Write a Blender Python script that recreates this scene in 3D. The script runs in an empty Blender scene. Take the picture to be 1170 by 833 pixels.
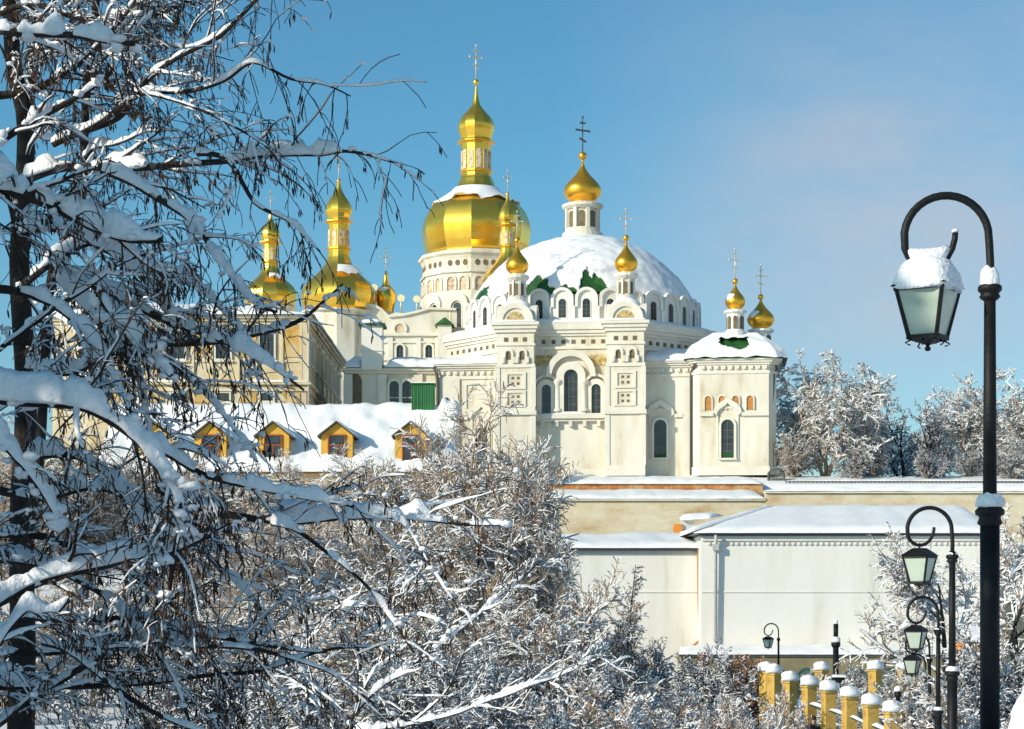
import bpy, math, random
from mathutils import Vector, Matrix, noise
R = math.radians
PI = math.pi
F, CX, HY = 2183.0, 585.0, 690.0        # focal length in photo pixels, image centre, eye-level row
SC = bpy.context.scene
COL = SC.collection
SUN_AZ, SUN_EL = 56.0, 23.0              # sun comes from behind-left of the camera

def W(px, py, D):
    return Vector(((px - CX) / F * D, D, (HY - py) / F * D))
def Zp(py, D): return (HY - py) / F * D
def Xp(px, D): return (px - CX) / F * D

# ---------------------------------------------------------------- materials
def nodes_of(m):
    m.use_nodes = True
    nt = m.node_tree
    return nt, nt.nodes, nt.links, nt.nodes['Principled BSDF']

def mat(name, cols, scale=1.0, rough=0.8, metal=0.0, bump=0.0, bscale=None, stretch=(1, 1, 1), detail=6, lo=0.35, hi=0.65, brick=None, spec=0.3, planks=0.0):
    """procedural material: noise mixes the given colours, optional brick joints / plank lines, noise bump"""
    m = bpy.data.materials.new(name)
    nt, N, L, b = nodes_of(m)
    tc = N.new('ShaderNodeTexCoord')
    mp = N.new('ShaderNodeMapping'); mp.inputs['Scale'].default_value = stretch
    L.new(tc.outputs['Object'], mp.inputs['Vector'])
    col = None
    if len(cols) == 1:
        cols = [cols[0], tuple(c * 0.88 for c in cols[0])]
    nz = N.new('ShaderNodeTexNoise'); nz.inputs['Scale'].default_value = scale
    nz.inputs['Detail'].default_value = detail; nz.inputs['Roughness'].default_value = 0.62
    L.new(mp.outputs['Vector'], nz.inputs['Vector'])
    cr = N.new('ShaderNodeValToRGB')
    el = cr.color_ramp.elements
    n = len(cols)
    for i, c in enumerate(cols):
        pos = lo + (hi - lo) * i / (n - 1)
        e = el[i] if i < 2 else el.new(pos)
        e.position = pos; e.color = (*c, 1)
    L.new(nz.outputs['Fac'], cr.inputs['Fac'])
    col = cr.outputs['Color']
    height = None
    if brick:
        bw, bh, mc = brick
        bt = N.new('ShaderNodeTexBrick')
        sep = N.new('ShaderNodeSeparateXYZ'); cmb = N.new('ShaderNodeCombineXYZ')
        ad = N.new('ShaderNodeMath'); ad.operation = 'ADD'
        L.new(tc.outputs['Object'], sep.inputs[0])
        L.new(sep.outputs['X'], ad.inputs[0]); L.new(sep.outputs['Y'], ad.inputs[1])
        L.new(ad.outputs[0], cmb.inputs['X']); L.new(sep.outputs['Z'], cmb.inputs['Y'])
        L.new(cmb.outputs[0], bt.inputs['Vector'])
        bt.inputs['Scale'].default_value = 1.0
        bt.inputs['Brick Width'].default_value = bw; bt.inputs['Row Height'].default_value = bh
        bt.inputs['Mortar Size'].default_value = bh * 0.07
        bt.inputs['Color1'].default_value = (1, 1, 1, 1); bt.inputs['Color2'].default_value = (0.94, 0.93, 0.90, 1)
        bt.inputs['Mortar'].default_value = (*mc, 1)
        mx = N.new('ShaderNodeMix'); mx.data_type = 'RGBA'; mx.blend_type = 'MULTIPLY'
        mx.inputs['Factor'].default_value = 1.0
        L.new(col, mx.inputs[6]); L.new(bt.outputs['Color'], mx.inputs[7])
        col = mx.outputs[2]
    L.new(col, b.inputs['Base Color'])
    b.inputs['Roughness'].default_value = rough
    b.inputs['Metallic'].default_value = metal
    b.inputs['Specular IOR Level'].default_value = spec
    if bump or planks:
        bp = N.new('ShaderNodeBump'); bp.inputs['Strength'].default_value = bump or 0.5
        bp.inputs['Distance'].default_value = 0.05
        if planks:
            wv = N.new('ShaderNodeTexWave'); wv.inputs['Scale'].default_value = planks
            L.new(tc.outputs['Object'], wv.inputs['Vector']); L.new(wv.outputs['Fac'], bp.inputs['Height'])
        else:
            n2 = N.new('ShaderNodeTexNoise'); n2.inputs['Scale'].default_value = bscale or scale * 4
            n2.inputs['Detail'].default_value = 6
            L.new(tc.outputs['Object'], n2.inputs['Vector']); L.new(n2.outputs['Fac'], bp.inputs['Height'])
        L.new(bp.outputs['Normal'], b.inputs['Normal'])
    return m

M = {}
M['snow'] = mat('snow', [(0.80, 0.81, 0.83), (0.86, 0.87, 0.88)], 1.5, 0.65, bump=0.35, bscale=5, spec=0.25)
M['snow_fine'] = mat('snow_fine', [(0.80, 0.81, 0.83), (0.87, 0.88, 0.89)], 8, 0.65, bump=0.5, bscale=26, spec=0.25)
M['snow_thin'] = mat('snow_thin', [(0.84, 0.85, 0.86), (0.80, 0.81, 0.83), (0.46, 0.49, 0.52)], 0.8, 0.7, bump=0.5, bscale=3, lo=0.42, hi=0.68, detail=9)
M['plaster'] = mat('plaster_cream', [(0.48, 0.40, 0.28), (0.67, 0.615, 0.50), (0.735, 0.70, 0.61)], 0.6, 0.9, stretch=(1, 1, 0.3), bump=0.3, bscale=2.5, lo=0.30, hi=0.60, detail=9)
M['plaster_white'] = mat('plaster_white', [(0.56, 0.52, 0.45), (0.73, 0.705, 0.635), (0.785, 0.765, 0.71)], 0.5, 0.9, stretch=(1, 1, 0.18), bump=0.3, bscale=2.5, lo=0.28, hi=0.55, detail=9)
M['trim'] = mat('trim_white', [(0.66, 0.62, 0.52), (0.74, 0.71, 0.63)], 0.9, 0.9)
M['trim_cool'] = mat('trim_drum', [(0.72, 0.70, 0.65), (0.77, 0.76, 0.72)], 0.9, 0.9)
M['stone_wall'] = mat('stone_wall', [(0.44, 0.28, 0.13), (0.63, 0.53, 0.37), (0.71, 0.65, 0.51)], 0.55, 0.95, stretch=(0.6, 0.6, 1.3), detail=10, bump=0.5, bscale=3, lo=0.28, hi=0.6, brick=(0.6, 0.22, (0.93, 0.92, 0.9)))
M['brick'] = mat('brick_red', [(0.42, 0.13, 0.05), (0.55, 0.24, 0.08), (0.62, 0.42, 0.22)], 1.6, 0.9, bump=0.4, brick=(0.4, 0.14, (0.8, 0.75, 0.7)), lo=0.35, hi=0.66)
M['ochre'] = mat('ochre_paint', [(0.60, 0.33, 0.05), (0.70, 0.40, 0.06)], 1.2, 0.8)
M['ochre_wall'] = mat('ochre_wall', [(0.40, 0.23, 0.05), (0.58, 0.36, 0.11), (0.64, 0.50, 0.28)], 0.6, 0.9, lo=0.3, hi=0.62, bump=0.3)
M['pillar'] = mat('pillar_paint', [(0.26, 0.16, 0.06), (0.52, 0.32, 0.07), (0.58, 0.38, 0.10)], 2.2, 0.85, lo=0.3, hi=0.55, bump=0.3, bscale=14)
M['olive'] = mat('olive_wall', [(0.17, 0.15, 0.09), (0.25, 0.22, 0.13), (0.34, 0.28, 0.14)], 0.35, 0.95, lo=0.35, hi=0.66, bump=0.3)
M['gold'] = mat('gold_leaf', [(0.92, 0.55, 0.07), (0.98, 0.63, 0.10)], 0.8, 0.23, 0.9, bump=0.10, bscale=1.6)
M['gold_dull'] = mat('gold_leaf_dull', [(0.88, 0.43, 0.04), (0.95, 0.51, 0.06)], 1.2, 0.30, 0.86, bump=0.05, bscale=3)
M['gold_pale'] = mat('gilded_cross', [(0.62, 0.55, 0.42), (0.70, 0.62, 0.46)], 3, 0.45, 0.55)
M['disc'] = mat('gilded_disc', [(0.85, 0.74, 0.45), (0.88, 0.78, 0.5)], 3, 0.5, 0.2)
M['green'] = mat('green_paint', [(0.012, 0.10, 0.03), (0.02, 0.15, 0.045)], 1.0, 0.55, planks=2.2, bump=0.4)
M['green_roof'] = mat('green_roof', [(0.012, 0.06, 0.015), (0.03, 0.13, 0.03)], 0.8, 0.55, lo=0.4, hi=0.6)
M['grey_roof'] = mat('slate_metal', [(0.20, 0.22, 0.24), (0.30, 0.32, 0.34)], 0.8, 0.5)
M['glass'] = mat('window_glass', [(0.015, 0.02, 0.025), (0.05, 0.06, 0.07)], 1.2, 0.12, spec=0.6)
M['glass_green'] = mat('window_green_sill', [(0.02, 0.08, 0.02)], 1.2, 0.6)
M['frame_dark'] = mat('frame_dark', [(0.10, 0.10, 0.09)], 2, 0.7)
M['red_frame'] = mat('red_frame', [(0.22, 0.05, 0.02), (0.30, 0.075, 0.03)], 2, 0.6)
M['iron'] = mat('black_iron', [(0.006, 0.006, 0.007), (0.012, 0.012, 0.013)], 6, 0.55, 0.0, bump=0.15, bscale=30, spec=0.25)
M['iron_green'] = mat('green_iron', [(0.04, 0.09, 0.085), (0.06, 0.13, 0.12)], 3, 0.6)
M['lampglass'] = mat('lamp_glass', [(0.36, 0.44, 0.36), (0.46, 0.52, 0.44)], 2.5, 0.25, spec=0.6)
M['bark'] = mat('bark_dark', [(0.018, 0.014, 0.012), (0.045, 0.036, 0.03)], 6, 0.9, bump=0.6, bscale=30)
M['bark_mid'] = mat('bark_brown', [(0.27, 0.185, 0.115), (0.40, 0.285, 0.18)], 3, 0.9)
M['bark_larch'] = mat('bark_larch', [(0.17, 0.105, 0.055), (0.27, 0.175, 0.10)], 3, 0.9)
M['bark_pale'] = mat('bark_pale', [(0.34, 0.29, 0.23), (0.46, 0.40, 0.33)], 2, 0.9)
M['twig'] = mat('twig_brown', [(0.028, 0.018, 0.013), (0.07, 0.045, 0.03)], 5, 0.9)
M['palace'] = mat('palace_plaster', [(0.42, 0.29, 0.13), (0.60, 0.48, 0.30), (0.68, 0.59, 0.43)], 0.7, 0.9, stretch=(1, 1, 0.4), bump=0.3, bscale=2.5, lo=0.28, hi=0.6, detail=9)
M['pod'] = mat('seed_pods', [(0.035, 0.020, 0.014), (0.10, 0.05, 0.028)], 9, 0.85)
M['leafdry'] = mat('dry_leaves', [(0.20, 0.075, 0.03), (0.34, 0.14, 0.06)], 4, 0.85)
M['needle'] = mat('needles', [(0.018, 0.035, 0.018), (0.035, 0.06, 0.03)], 2, 0.8)
M['mosaic'] = mat('ochre_mosaic', [(0.22, 0.15, 0.05), (0.45, 0.32, 0.12), (0.60, 0.52, 0.34)], 2.6, 0.8, lo=0.35, hi=0.62)
M['orange_niche'] = mat('painted_niche', [(0.42, 0.17, 0.05), (0.55, 0.26, 0.09)], 2.5, 0.85)
M['icon'] = mat('painted_icon', [(0.55, 0.22, 0.08), (0.72, 0.62, 0.46), (0.45, 0.28, 0.20)], 1.6, 0.85, lo=0.36, hi=0.62)
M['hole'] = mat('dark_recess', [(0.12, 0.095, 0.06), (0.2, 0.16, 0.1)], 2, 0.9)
M['pipe_brown'] = mat('pipe_brown', [(0.30, 0.17, 0.06), (0.38, 0.22, 0.08)], 3, 0.6)
M['pipe_grey'] = mat('pipe_grey', [(0.42, 0.43, 0.42), (0.52, 0.53, 0.52)], 3, 0.5)
M['blue'] = mat('blue_panel', [(0.05, 0.22, 0.48), (0.08, 0.28, 0.55)], 3, 0.5)
M['orange'] = mat('orange_wall', [(0.55, 0.20, 0.03), (0.66, 0.28, 0.05)], 1.5, 0.85)
M['dark_cloth'] = mat('dark_red_coat', [(0.02, 0.010, 0.012), (0.045, 0.015, 0.018)], 8, 0.9)
M['skin'] = mat('skin', [(0.50, 0.28, 0.20), (0.56, 0.33, 0.24)], 8, 0.6)
M['hair'] = mat('hair', [(0.03, 0.018, 0.012)], 10, 0.7)

# ---------------------------------------------------------------- mesh builder
class MB:
    def __init__(s): s.v, s.f, s.m, s.s = [], [], [], []
    def add(s, vs, fs, m=0, smooth=False):
        o = len(s.v); s.v.extend([tuple(v) for v in vs])
        for f in fs:
            s.f.append([i + o for i in f]); s.m.append(m); s.s.append(smooth)
    def box(s, x0, x1, y0, y1, z0, z1, m=0):
        s.add([(x0,y0,z0),(x1,y0,z0),(x1,y1,z0),(x0,y1,z0),(x0,y0,z1),(x1,y0,z1),(x1,y1,z1),(x0,y1,z1)],
              [(0,3,2,1),(4,5,6,7),(0,1,5,4),(1,2,6,5),(2,3,7,6),(3,0,4,7)], m)
    def tbox(s, mtx, sx, sy, sz, m=0):
        vs = [mtx @ Vector((x*sx/2, y*sy/2, z*sz/2)) for z in (-1,1) for y in (-1,1) for x in (-1,1)]
        s.add(vs, [(0,2,3,1),(4,5,7,6),(0,1,5,4),(1,3,7,5),(3,2,6,7),(2,0,4,6)], m)
    def vprism(s, poly, z0, z1, m=0, poly2=None):
        n = len(poly); p2 = poly2 or poly
        vs = [(x,y,z0) for x,y in poly] + [(x,y,z1) for x,y in p2]
        s.add(vs, [[(i+1)%n, i, i+n, (i+1)%n+n][::-1] for i in range(n)] + [list(range(n))[::-1], list(range(n,2*n))], m)
    def prism(s, out, y0, y1, m=0, mtx=None):
        """outline in x,z counter-clockwise seen from -y, extruded y0 (front) to y1"""
        n = len(out)
        vs = [Vector((x,y0,z)) for x,z in out] + [Vector((x,y1,z)) for x,z in out]
        if mtx: vs = [mtx @ v for v in vs]
        s.add(vs, [[i,(i+1)%n,(i+1)%n+n,i+n][::-1] for i in range(n)] + [list(range(n)), list(range(n,2*n))[::-1]], m)
    def strip(s, A, B, y0, y1, m=0, mtx=None, closed=False):
        """band between two outlines of equal length (arch mouldings), extruded"""
        n = len(A)
        vs = [Vector((x,y0,z)) for x,z in A]+[Vector((x,y0,z)) for x,z in B]+[Vector((x,y1,z)) for x,z in A]+[Vector((x,y1,z)) for x,z in B]
        if mtx: vs = [mtx @ v for v in vs]
        fs = []
        for i in range(n if closed else n-1):
            j = (i+1)%n
            fs += [(i,j,n+j,n+i),(2*n+i,3*n+i,3*n+j,2*n+j),(i,2*n+i,2*n+j,j),(n+i,n+j,3*n+j,3*n+i)]
        if not closed:
            fs += [(0,n,3*n,2*n),(n-1,3*n-1,4*n-1,2*n-1)]
        s.add(vs, fs, m)
    def tube(s, pts, rad, n=6, m=0, smooth=True, cap=True):
        pts = [Vector(p) for p in pts]
        if not hasattr(rad, '__len__'): rad = [rad]*len(pts)
        vs = []; fs = []
        up = None
        for i, p in enumerate(pts):
            d = (pts[min(i+1,len(pts)-1)] - pts[max(i-1,0)])
            if d.length < 1e-9: d = Vector((0,0,1))
            d.normalize()
            if up is None: up = d.orthogonal().normalized()
            up = (up - d*up.dot(d))
            if up.length < 1e-6: up = d.orthogonal()
            up.normalize(); sd = d.cross(up)
            for k in range(n):
                a = 2*PI*k/n
                vs.append(p + (up*math.cos(a) + sd*math.sin(a))*rad[i])
        for i in range(len(pts)-1):
            for k in range(n):
                k2 = (k+1)%n
                fs.append((i*n+k, i*n+k2, (i+1)*n+k2, (i+1)*n+k))
        if cap:
            fs.append(list(range(n))[::-1]); fs.append([(len(pts)-1)*n+k for k in range(n)])
        s.add(vs, fs, m, smooth)
    def lathe(s, cx, cy, prof, n=24, m=0, smooth=True, rot=0.0, jag=0.0, rng=None, top=True, bot=False, z0=0.0):
        vs=[]; fs=[]
        for j,(r,z) in enumerate(prof):
            for k in range(n):
                a = rot + 2*PI*k/n
                dz = 0
                if jag and j == 0:
                    dz = jag*(noise.noise(Vector((math.cos(a)*2.1+cx, math.sin(a)*2.1+cy, 3.3))) + 0.6*noise.noise(Vector((math.cos(a)*6+cx, math.sin(a)*6, 1.3))))
                vs.append((cx+r*math.cos(a), cy+r*math.sin(a), z0+z+dz))
        for j in range(len(prof)-1):
            for k in range(n):
                k2=(k+1)%n
                fs.append((j*n+k, j*n+k2, (j+1)*n+k2, (j+1)*n+k))
        if top: fs.append([(len(prof)-1)*n+k for k in range(n)])
        if bot: fs.append(list(range(n))[::-1])
        s.add(vs, fs, m, smooth)
    def ball(s, c, rx, ry=None, rz=None, nu=10, nv=6, m=0, rough=0.0, seed=0.0):
        ry = ry or rx; rz = rz or rx; c = Vector(c)
        vs=[c+Vector((0,0,-rz))]; fs=[]
        for j in range(1,nv):
            t=-PI/2+PI*j/nv
            for k in range(nu):
                a=2*PI*k/nu
                u=Vector((math.cos(t)*math.cos(a), math.cos(t)*math.sin(a), math.sin(t)))
                f = 1+rough*noise.noise(u*1.7+Vector((seed,seed*1.3,c.x)))
                vs.append(c+Vector((u.x*rx,u.y*ry,u.z*rz))*f)
        vs.append(c+Vector((0,0,rz)))
        for k in range(nu):
            k2=(k+1)%nu
            fs.append((0,1+k2,1+k))
            for j in range(nv-2):
                a=1+j*nu
                fs.append((a+k,a+k2,a+nu+k2,a+nu+k))
            fs.append((1+(nv-2)*nu+k,1+(nv-2)*nu+k2,len(vs)-1))
        s.add(vs,fs,m,True)
    def snow_quad(s, a, b, c, d, th, nu=16, nv=8, m=0, amp=None, seed=0.0, edge=0.16, freq=1.0, up=None):
        """lumpy snow slab on the quad a-b-c-d (a,b along the lower eave), thickness th, rounded edges"""
        a,b,c,d = map(Vector,(a,b,c,d)); amp = th*0.5 if amp is None else amp
        nrm = up or (b-a).cross(d-a).normalized()
        if nrm.z < 0: nrm = -nrm
        def top(u,v):
            e = min(u,1-u)/edge if edge else 1; g = min(v,1-v)/edge if edge else 1
            e = math.sin(min(1,e)*PI/2)**0.6 if e<1 else 1; g = math.sin(min(1,g)*PI/2)**0.6 if g<1 else 1
            p = a*(1-u)*(1-v)+b*u*(1-v)+c*u*v+d*(1-u)*v
            q = p*freq
            h = th*e*g*0.9 + th*0.1 + amp*e*g*(noise.noise(Vector((q.x*0.5+seed,q.y*0.5,q.z*0.5)))+0.5*noise.noise(Vector((q.x*1.7,q.y*1.7+seed,q.z*1.7))))
            w = 0.35*th*noise.noise(Vector((q.x*1.1,q.y*1.1,q.z*1.1+seed)))*(1 if v<0.02 else 0)
            return p + nrm*max(h,0.02) + (a-d).normalized()*w
        T=[[top(i/nu,j/nv) for i in range(nu+1)] for j in range(nv+1)]
        vs=[p for r in T for p in r]; fs=[]
        for j in range(nv):
            for i in range(nu):
                k=j*(nu+1)+i; fs.append((k,k+1,k+nu+2,k+nu+1))
        per=[(i,0) for i in range(nu)]+[(nu,j) for j in range(nv)]+[(i,nv) for i in range(nu,0,-1)]+[(0,j) for j in range(nv,0,-1)]
        o=len(vs)
        for (i,j) in per:
            u,v=i/nu,j/nv
            vs.append(a*(1-u)*(1-v)+b*u*(1-v)+c*u*v+d*(1-u)*v + nrm*0.006)
        n=len(per)
        for k in range(n):
            i,j=per[k]; i2,j2=per[(k+1)%n]
            fs.append((j*(nu+1)+i, o+k, o+(k+1)%n, j2*(nu+1)+i2))
        fs.append([o+k for k in range(n)][::-1])
        s.add(vs,fs,m,True)
    def cap(s, cx, cy, z, rx, ry, h, n=14, rings=5, m=0, seed=0.0, sq=0.6, rough=0.15, fe=0.55):
        """rounded snow cushion with a squarish footprint"""
        vs=[];fs=[]
        for j in range(rings+1):
            t=j/rings*PI/2
            for k in range(n):
                a=2*PI*k/n+0.1
                ca,sa=math.cos(a),math.sin(a)
                px=math.copysign(abs(ca)**sq,ca); py=math.copysign(abs(sa)**sq,sa)
                f=math.cos(t)**fe if j<rings else 0.02
                g=1+rough*noise.noise(Vector((px*1.3+seed,py*1.3,j*0.4+seed)))
                bulge = 1.0 if j else 0.94
                vs.append((cx+px*rx*f*g*bulge, cy+py*ry*f*g*bulge, z+h*(math.sin(t)*(1+rough*noise.noise(Vector((px+seed,py,5.0))))) + (0.12*h*noise.noise(Vector((px*2+seed,py*2,1))) if j==0 else 0)))
        for j in range(rings):
            for k in range(n):
                k2=(k+1)%n; fs.append((j*n+k,j*n+k2,(j+1)*n+k2,(j+1)*n+k))
        fs.append([rings*n+k for k in range(n)]); fs.append(list(range(n))[::-1])
        s.add(vs,fs,m,True)
    def build(s, name, mats, parent=None, off=(0,0,0), loc=(0,0,0), rotz=0.0):
        me=bpy.data.meshes.new(name)
        ox,oy,oz=off
        me.from_pydata([(x-ox,y-oy,z-oz) for x,y,z in s.v],[],s.f)
        if not isinstance(mats,(list,tuple)): mats=[mats]
        for q in mats: me.materials.append(M[q])
        me.polygons.foreach_set('material_index', s.m)
        me.polygons.foreach_set('use_smooth', s.s)
        me.update()
        o=bpy.data.objects.new(name,me); COL.objects.link(o)
        o.location=loc; o.rotation_euler=(0,0,rotz)
        if parent: o.parent=parent
        return o

def tag(o, label, cat, group=None):
    o['label']=label; o['category']=cat
    if group: o['group']=group
    return o
def thing(name, label, cat, loc=(0,0,0), rotz=0.0, group=None):
    o=bpy.data.objects.new(name,None); COL.objects.link(o)
    o.empty_display_size=0.2
    o.location=loc; o.rotation_euler=(0,0,rotz)
    return tag(o,label,cat,group)
def dup_tree(o, parent=None):
    c=o.copy(); COL.objects.link(c)
    if parent: c.parent=parent
    for ch in list(o.children): dup_tree(ch,c)
    return c

def arch_pts(x, z0, w, h, n=10):
    """outline of a round-headed opening: bottom-left, bottom-right, over the arch; h is the full height"""
    r=w/2; zs=z0+h-r
    return [(x-r,z0),(x+r,z0)]+[(x+r*math.cos(PI*i/n), zs+r*math.sin(PI*i/n)) for i in range(n+1)]
def arch_line(x, z0, w, h, n=12):
    """open line up one jamb, over the arch and down the other"""
    r=w/2; zs=z0+h-r
    return [(x+r,z0)]+[(x+r*math.cos(PI*i/n), zs+r*math.sin(PI*i/n)) for i in range(n+1)]+[(x-r,z0)]

_win_cache={}
def arched_window(parent, loc, w, h, rotz=0.0, trim=0.16, dep=0.16, tmat='trim', bars=(1,3), sill=None, glass='glass'):
    """round-headed window: raised surround (part) with its dark glazing and bars (sub-part), origin at the sill on the wall face"""
    key=(round(w,3),round(h,3),trim,dep,tmat,bars,sill,glass)
    if key not in _win_cache:
        f=MB(); f.strip(arch_line(0,0,w+2*trim,h+trim),arch_line(0,0,w,h),-dep,0.02)
        f.box(-w/2-trim-0.03,w/2+trim+0.03,-dep-0.06,0.02,-0.14,-0.003)
        g=MB(); g.prism(arch_pts(0,0,w-0.004,h-0.002),-0.02,0.01,0)
        t=0.035
        for i in range(1,bars[0]+1):
            x=-w/2+w*i/(bars[0]+1); g.box(x-t,x+t,-0.05,-0.022,0.01,h*0.97 if bars[0]==1 else h-w/2,1)
        for j in range(1,bars[1]+1):
            z=(h-w*0.3)*j/(bars[1]+1); g.box(-w/2+0.01,w/2-0.01,-0.043,-0.0225,z-t,z+t,1)
        if sill: g.box(-w/2+0.01,w/2-0.01,-0.06,-0.024,0.004,sill,2)
        fo=f.build('window',[tmat],parent,loc=loc,rotz=rotz)
        go=g.build('pane',[glass,'frame_dark','glass_green'],fo)
        _win_cache[key]=(fo,go); return fo
    fo,go=_win_cache[key]
    a=fo.copy(); COL.objects.link(a); a.parent=parent; a.location=loc; a.rotation_euler=(0,0,rotz)
    b=go.copy(); COL.objects.link(b); b.parent=a
    return a

def cross_mesh(mb, x, y, z, h, rot=0.0, m=0, t=None):
    """eight-pointed cross: shaft, two level bars, slanted foot bar"""
    t=t or h*0.017
    def bar(cx,cz,w,th,ang=0):
        mt=Matrix.Translation((x,y,z))@Matrix.Rotation(rot,4,'Z')@Matrix.Translation((cx,0,cz))@Matrix.Rotation(ang,4,'Y')
        mb.tbox(mt,w,th,th,m)
    mb.tube([(x,y,z),(x,y,z+h)],[t*1.1,t*0.8],5,m)
    bar(0,h*0.86,h*0.16,t*2); bar(0,h*0.68,h*0.36,t*2); bar(0,h*0.45,h*0.2,t*2,R(22))
    for cx,cz in ((0,h),(-h*0.18,h*0.68),(h*0.18,h*0.68)):
        mb.ball((x+cx*math.cos(rot),y+cx*math.sin(rot),z+cz),t*1.9,nu=6,nv=4,m=m)

def onion(r, h, neck=0.55):
    """onion dome profile, base at z=0"""
    return [(r*0.62,0),(r*neck+0.02*r,h*0.03),(r*0.74,h*0.09),(r*0.92,h*0.18),(r,h*0.29),(r*0.97,h*0.38),(r*0.84,h*0.48),(r*0.64,h*0.58),(r*0.43,h*0.68),(r*0.26,h*0.78),(r*0.14,h*0.88),(r*0.07,h*0.96),(r*0.05,h*1.04)]
# ================================================================ the domed church
KP = 0.0703
def lx(px): return (px-655)*0.0709
def lz(py): return (690-py)*KP - 10.2
CH = thing('church','cream domed church with snowy dome, four small gold onion cupolas and paired front turrets','church',(6.1,165,10.2),R(-6))

def octo(a, cx=0, cy=0): return [(cx+a/math.cos(PI/8)*math.cos(PI/8+k*PI/4), cy+a/math.cos(PI/8)*math.sin(PI/8+k*PI/4)) for k in range(8)]
A = 11.1; FY = -A
ztop = lz(369)
b=MB()
b.vprism(octo(A),0,ztop)
b.build('octagon_body',['plaster'],CH)
# cornice rings and frieze of the octagon
b=MB()
for z0,z1,e in ((lz(376),lz(369)+0.05,0.42),(lz(380),lz(376),0.28),(lz(383),lz(380),0.14),(lz(398),lz(395),0.16)):
    b.vprism(octo(A+e),z0,z1-0.004)
b.build('cornice',['trim'],CH)
b=MB()
for k in range(8):
    a=-PI/2+k*PI/4
    if math.sin(a)>0.3: continue
    n=11
    for i in range(n):
        t=(i-(n-1)/2)*0.8
        c=Vector((math.cos(a)*(A+0.005)-math.sin(a)*t, math.sin(a)*(A+0.005)+math.cos(a)*t, lz(389.5)))
        b.tbox(Matrix.Translation(c)@Matrix.Rotation(a,4,'Z'),0.06,0.32,0.32)
b.build('frieze',['hole'],CH)
b=MB()
for k in range(8):
    a0=-PI/2+k*PI/4-PI/8; a1=a0+PI/4; r1=(A+0.42)/math.cos(PI/8); r0=9.9
    if math.sin(a0+PI/8)>0.5: continue
    b.snow_quad((r1*math.cos(a0),r1*math.sin(a0),ztop+0.055),(r1*math.cos(a1),r1*math.sin(a1),ztop+0.055),(r0*math.cos(a1),r0*math.sin(a1),ztop+0.3),(r0*math.cos(a0),r0*math.sin(a0),ztop+0.3),0.3,18,4,seed=k*3.1)
b.build('cornice_snow',['snow'],CH)

# ---- drum with a ring of round-headed bays
DR=9.85; NB=32; zb=ztop+0.06; zt=lz(366)-0.0
dz0=lz(367)+0.25; bw=2*PI*DR/NB; bh=2.75
drum=MB(); drum.lathe(0,0,[(DR-0.25,zb-0.1),(DR-0.25,dz0+bh-0.5)],64,0)
drum.build('drum',['plaster_white'],CH)
arc=MB()
for k in range(NB):
    a=-PI/2+2*PI*(k+0.5)/NB
    mt=Matrix.Translation((math.cos(a)*DR,math.sin(a)*DR,dz0))@Matrix.Rotation(a+PI/2,4,'Z')
    w=bw*0.97; r=w/2
    out=[(-r,0),(r,0)]+[(r*math.cos(PI*i/12),bh-r+r*math.sin(PI*i/12)) for i in range(13)]
    arc.prism(out,-0.12,1.0,0,mt)
    outer=arch_line(0,1.15,w,bh-1.15); inner=arch_line(0,1.15,w-0.5,bh-1.15-0.25)
    arc.strip(outer,inner,-0.3,-0.1,1,mt)
    for sx in (-1,1): arc.box  # piers between the bays
    arc.prism([(r-0.12,0),(r+0.12,0),(r+0.12,1.2),(r-0.12,1.2)],-0.3,-0.1,1,mt)
arc.build('blind_arcade',['plaster_white','trim_cool'],CH)
ring=MB(); ring.lathe(0,0,[(DR+0.2,dz0-0.16),(DR+0.42,dz0-0.1),(DR+0.42,dz0+0.02),(DR+0.1,dz0+0.05)],96,0)
ring.build('drum_string',['trim'],CH)
for k in range(NB):
    a=-PI/2+2*PI*(k+0.5)/NB
    if math.sin(a)>0.25: continue
    arched_window(CH,(math.cos(a)*(DR+0.12),math.sin(a)*(DR+0.12),dz0+0.28),0.62,1.55,a+PI/2,trim=0.05,dep=0.05,bars=(1,3),tmat='trim_cool')

# ---- dome and its snow
RB=9.7; HD=6.15; RS=(RB*RB+HD*HD)/(2*HD); zd=lz(331)-0.0+0.15; zc=zd+HD-RS
tmax=math.asin(RB/RS)
b=MB(); b.lathe(0,0,[(RS*math.sin(tmax*(1-j/20)),zc+RS*math.cos(tmax*(1-j/20))) for j in range(20)],96)
b.build('dome',['green_roof'],CH)
def bare(phi):     # how high up the dome the snow has slid off, by direction in degrees from the front
    def bump(c,w,h): return h*max(0,1-((phi-c)/w)**2)
    v=max(bump(-19,7,0.15),bump(-24,4,0.10),bump(-16,3.5,0.15),bump(9,7,0.14),bump(6,4.5,0.21),bump(10,3.5,0.17),bump(-6,13,0.06),bump(-66,16,0.15),bump(-74,6,0.22),bump(-55,4,0.11),bump(-38,7,0.035))
    return v
NU,NV=640,160
vs=[];fs=[];idx={}
b=MB()
def dsn(i,j,th):
    phi=2*PI*i/NU; t=tmax*1.012*(1-j/NV)
    a=phi-PI/2
    u=Vector((math.sin(t)*math.cos(a),math.sin(t)*math.sin(a),math.cos(t)))
    h=th*(0.8+0.5*noise.noise(u*5)+0.3*noise.noise(u*13)) if th>0.05 else th
    p=u*(RS+h); p.z+=zc
    return p
def keep(i,j):
    phi=math.degrees(2*PI*i/NU); phi=phi-360 if phi>180 else phi
    f=j/NV
    q=Vector((phi*0.13,f*9,2.2))
    e=0.05*noise.noise(q*1.0)+0.035*noise.noise(q*3)+0.012*noise.noise(q*9)
    bv=bare(phi)
    return not (bv>0 and f < bv+e)
flags=[[keep(i,j) for i in range(NU)] for j in range(NV)]
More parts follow.
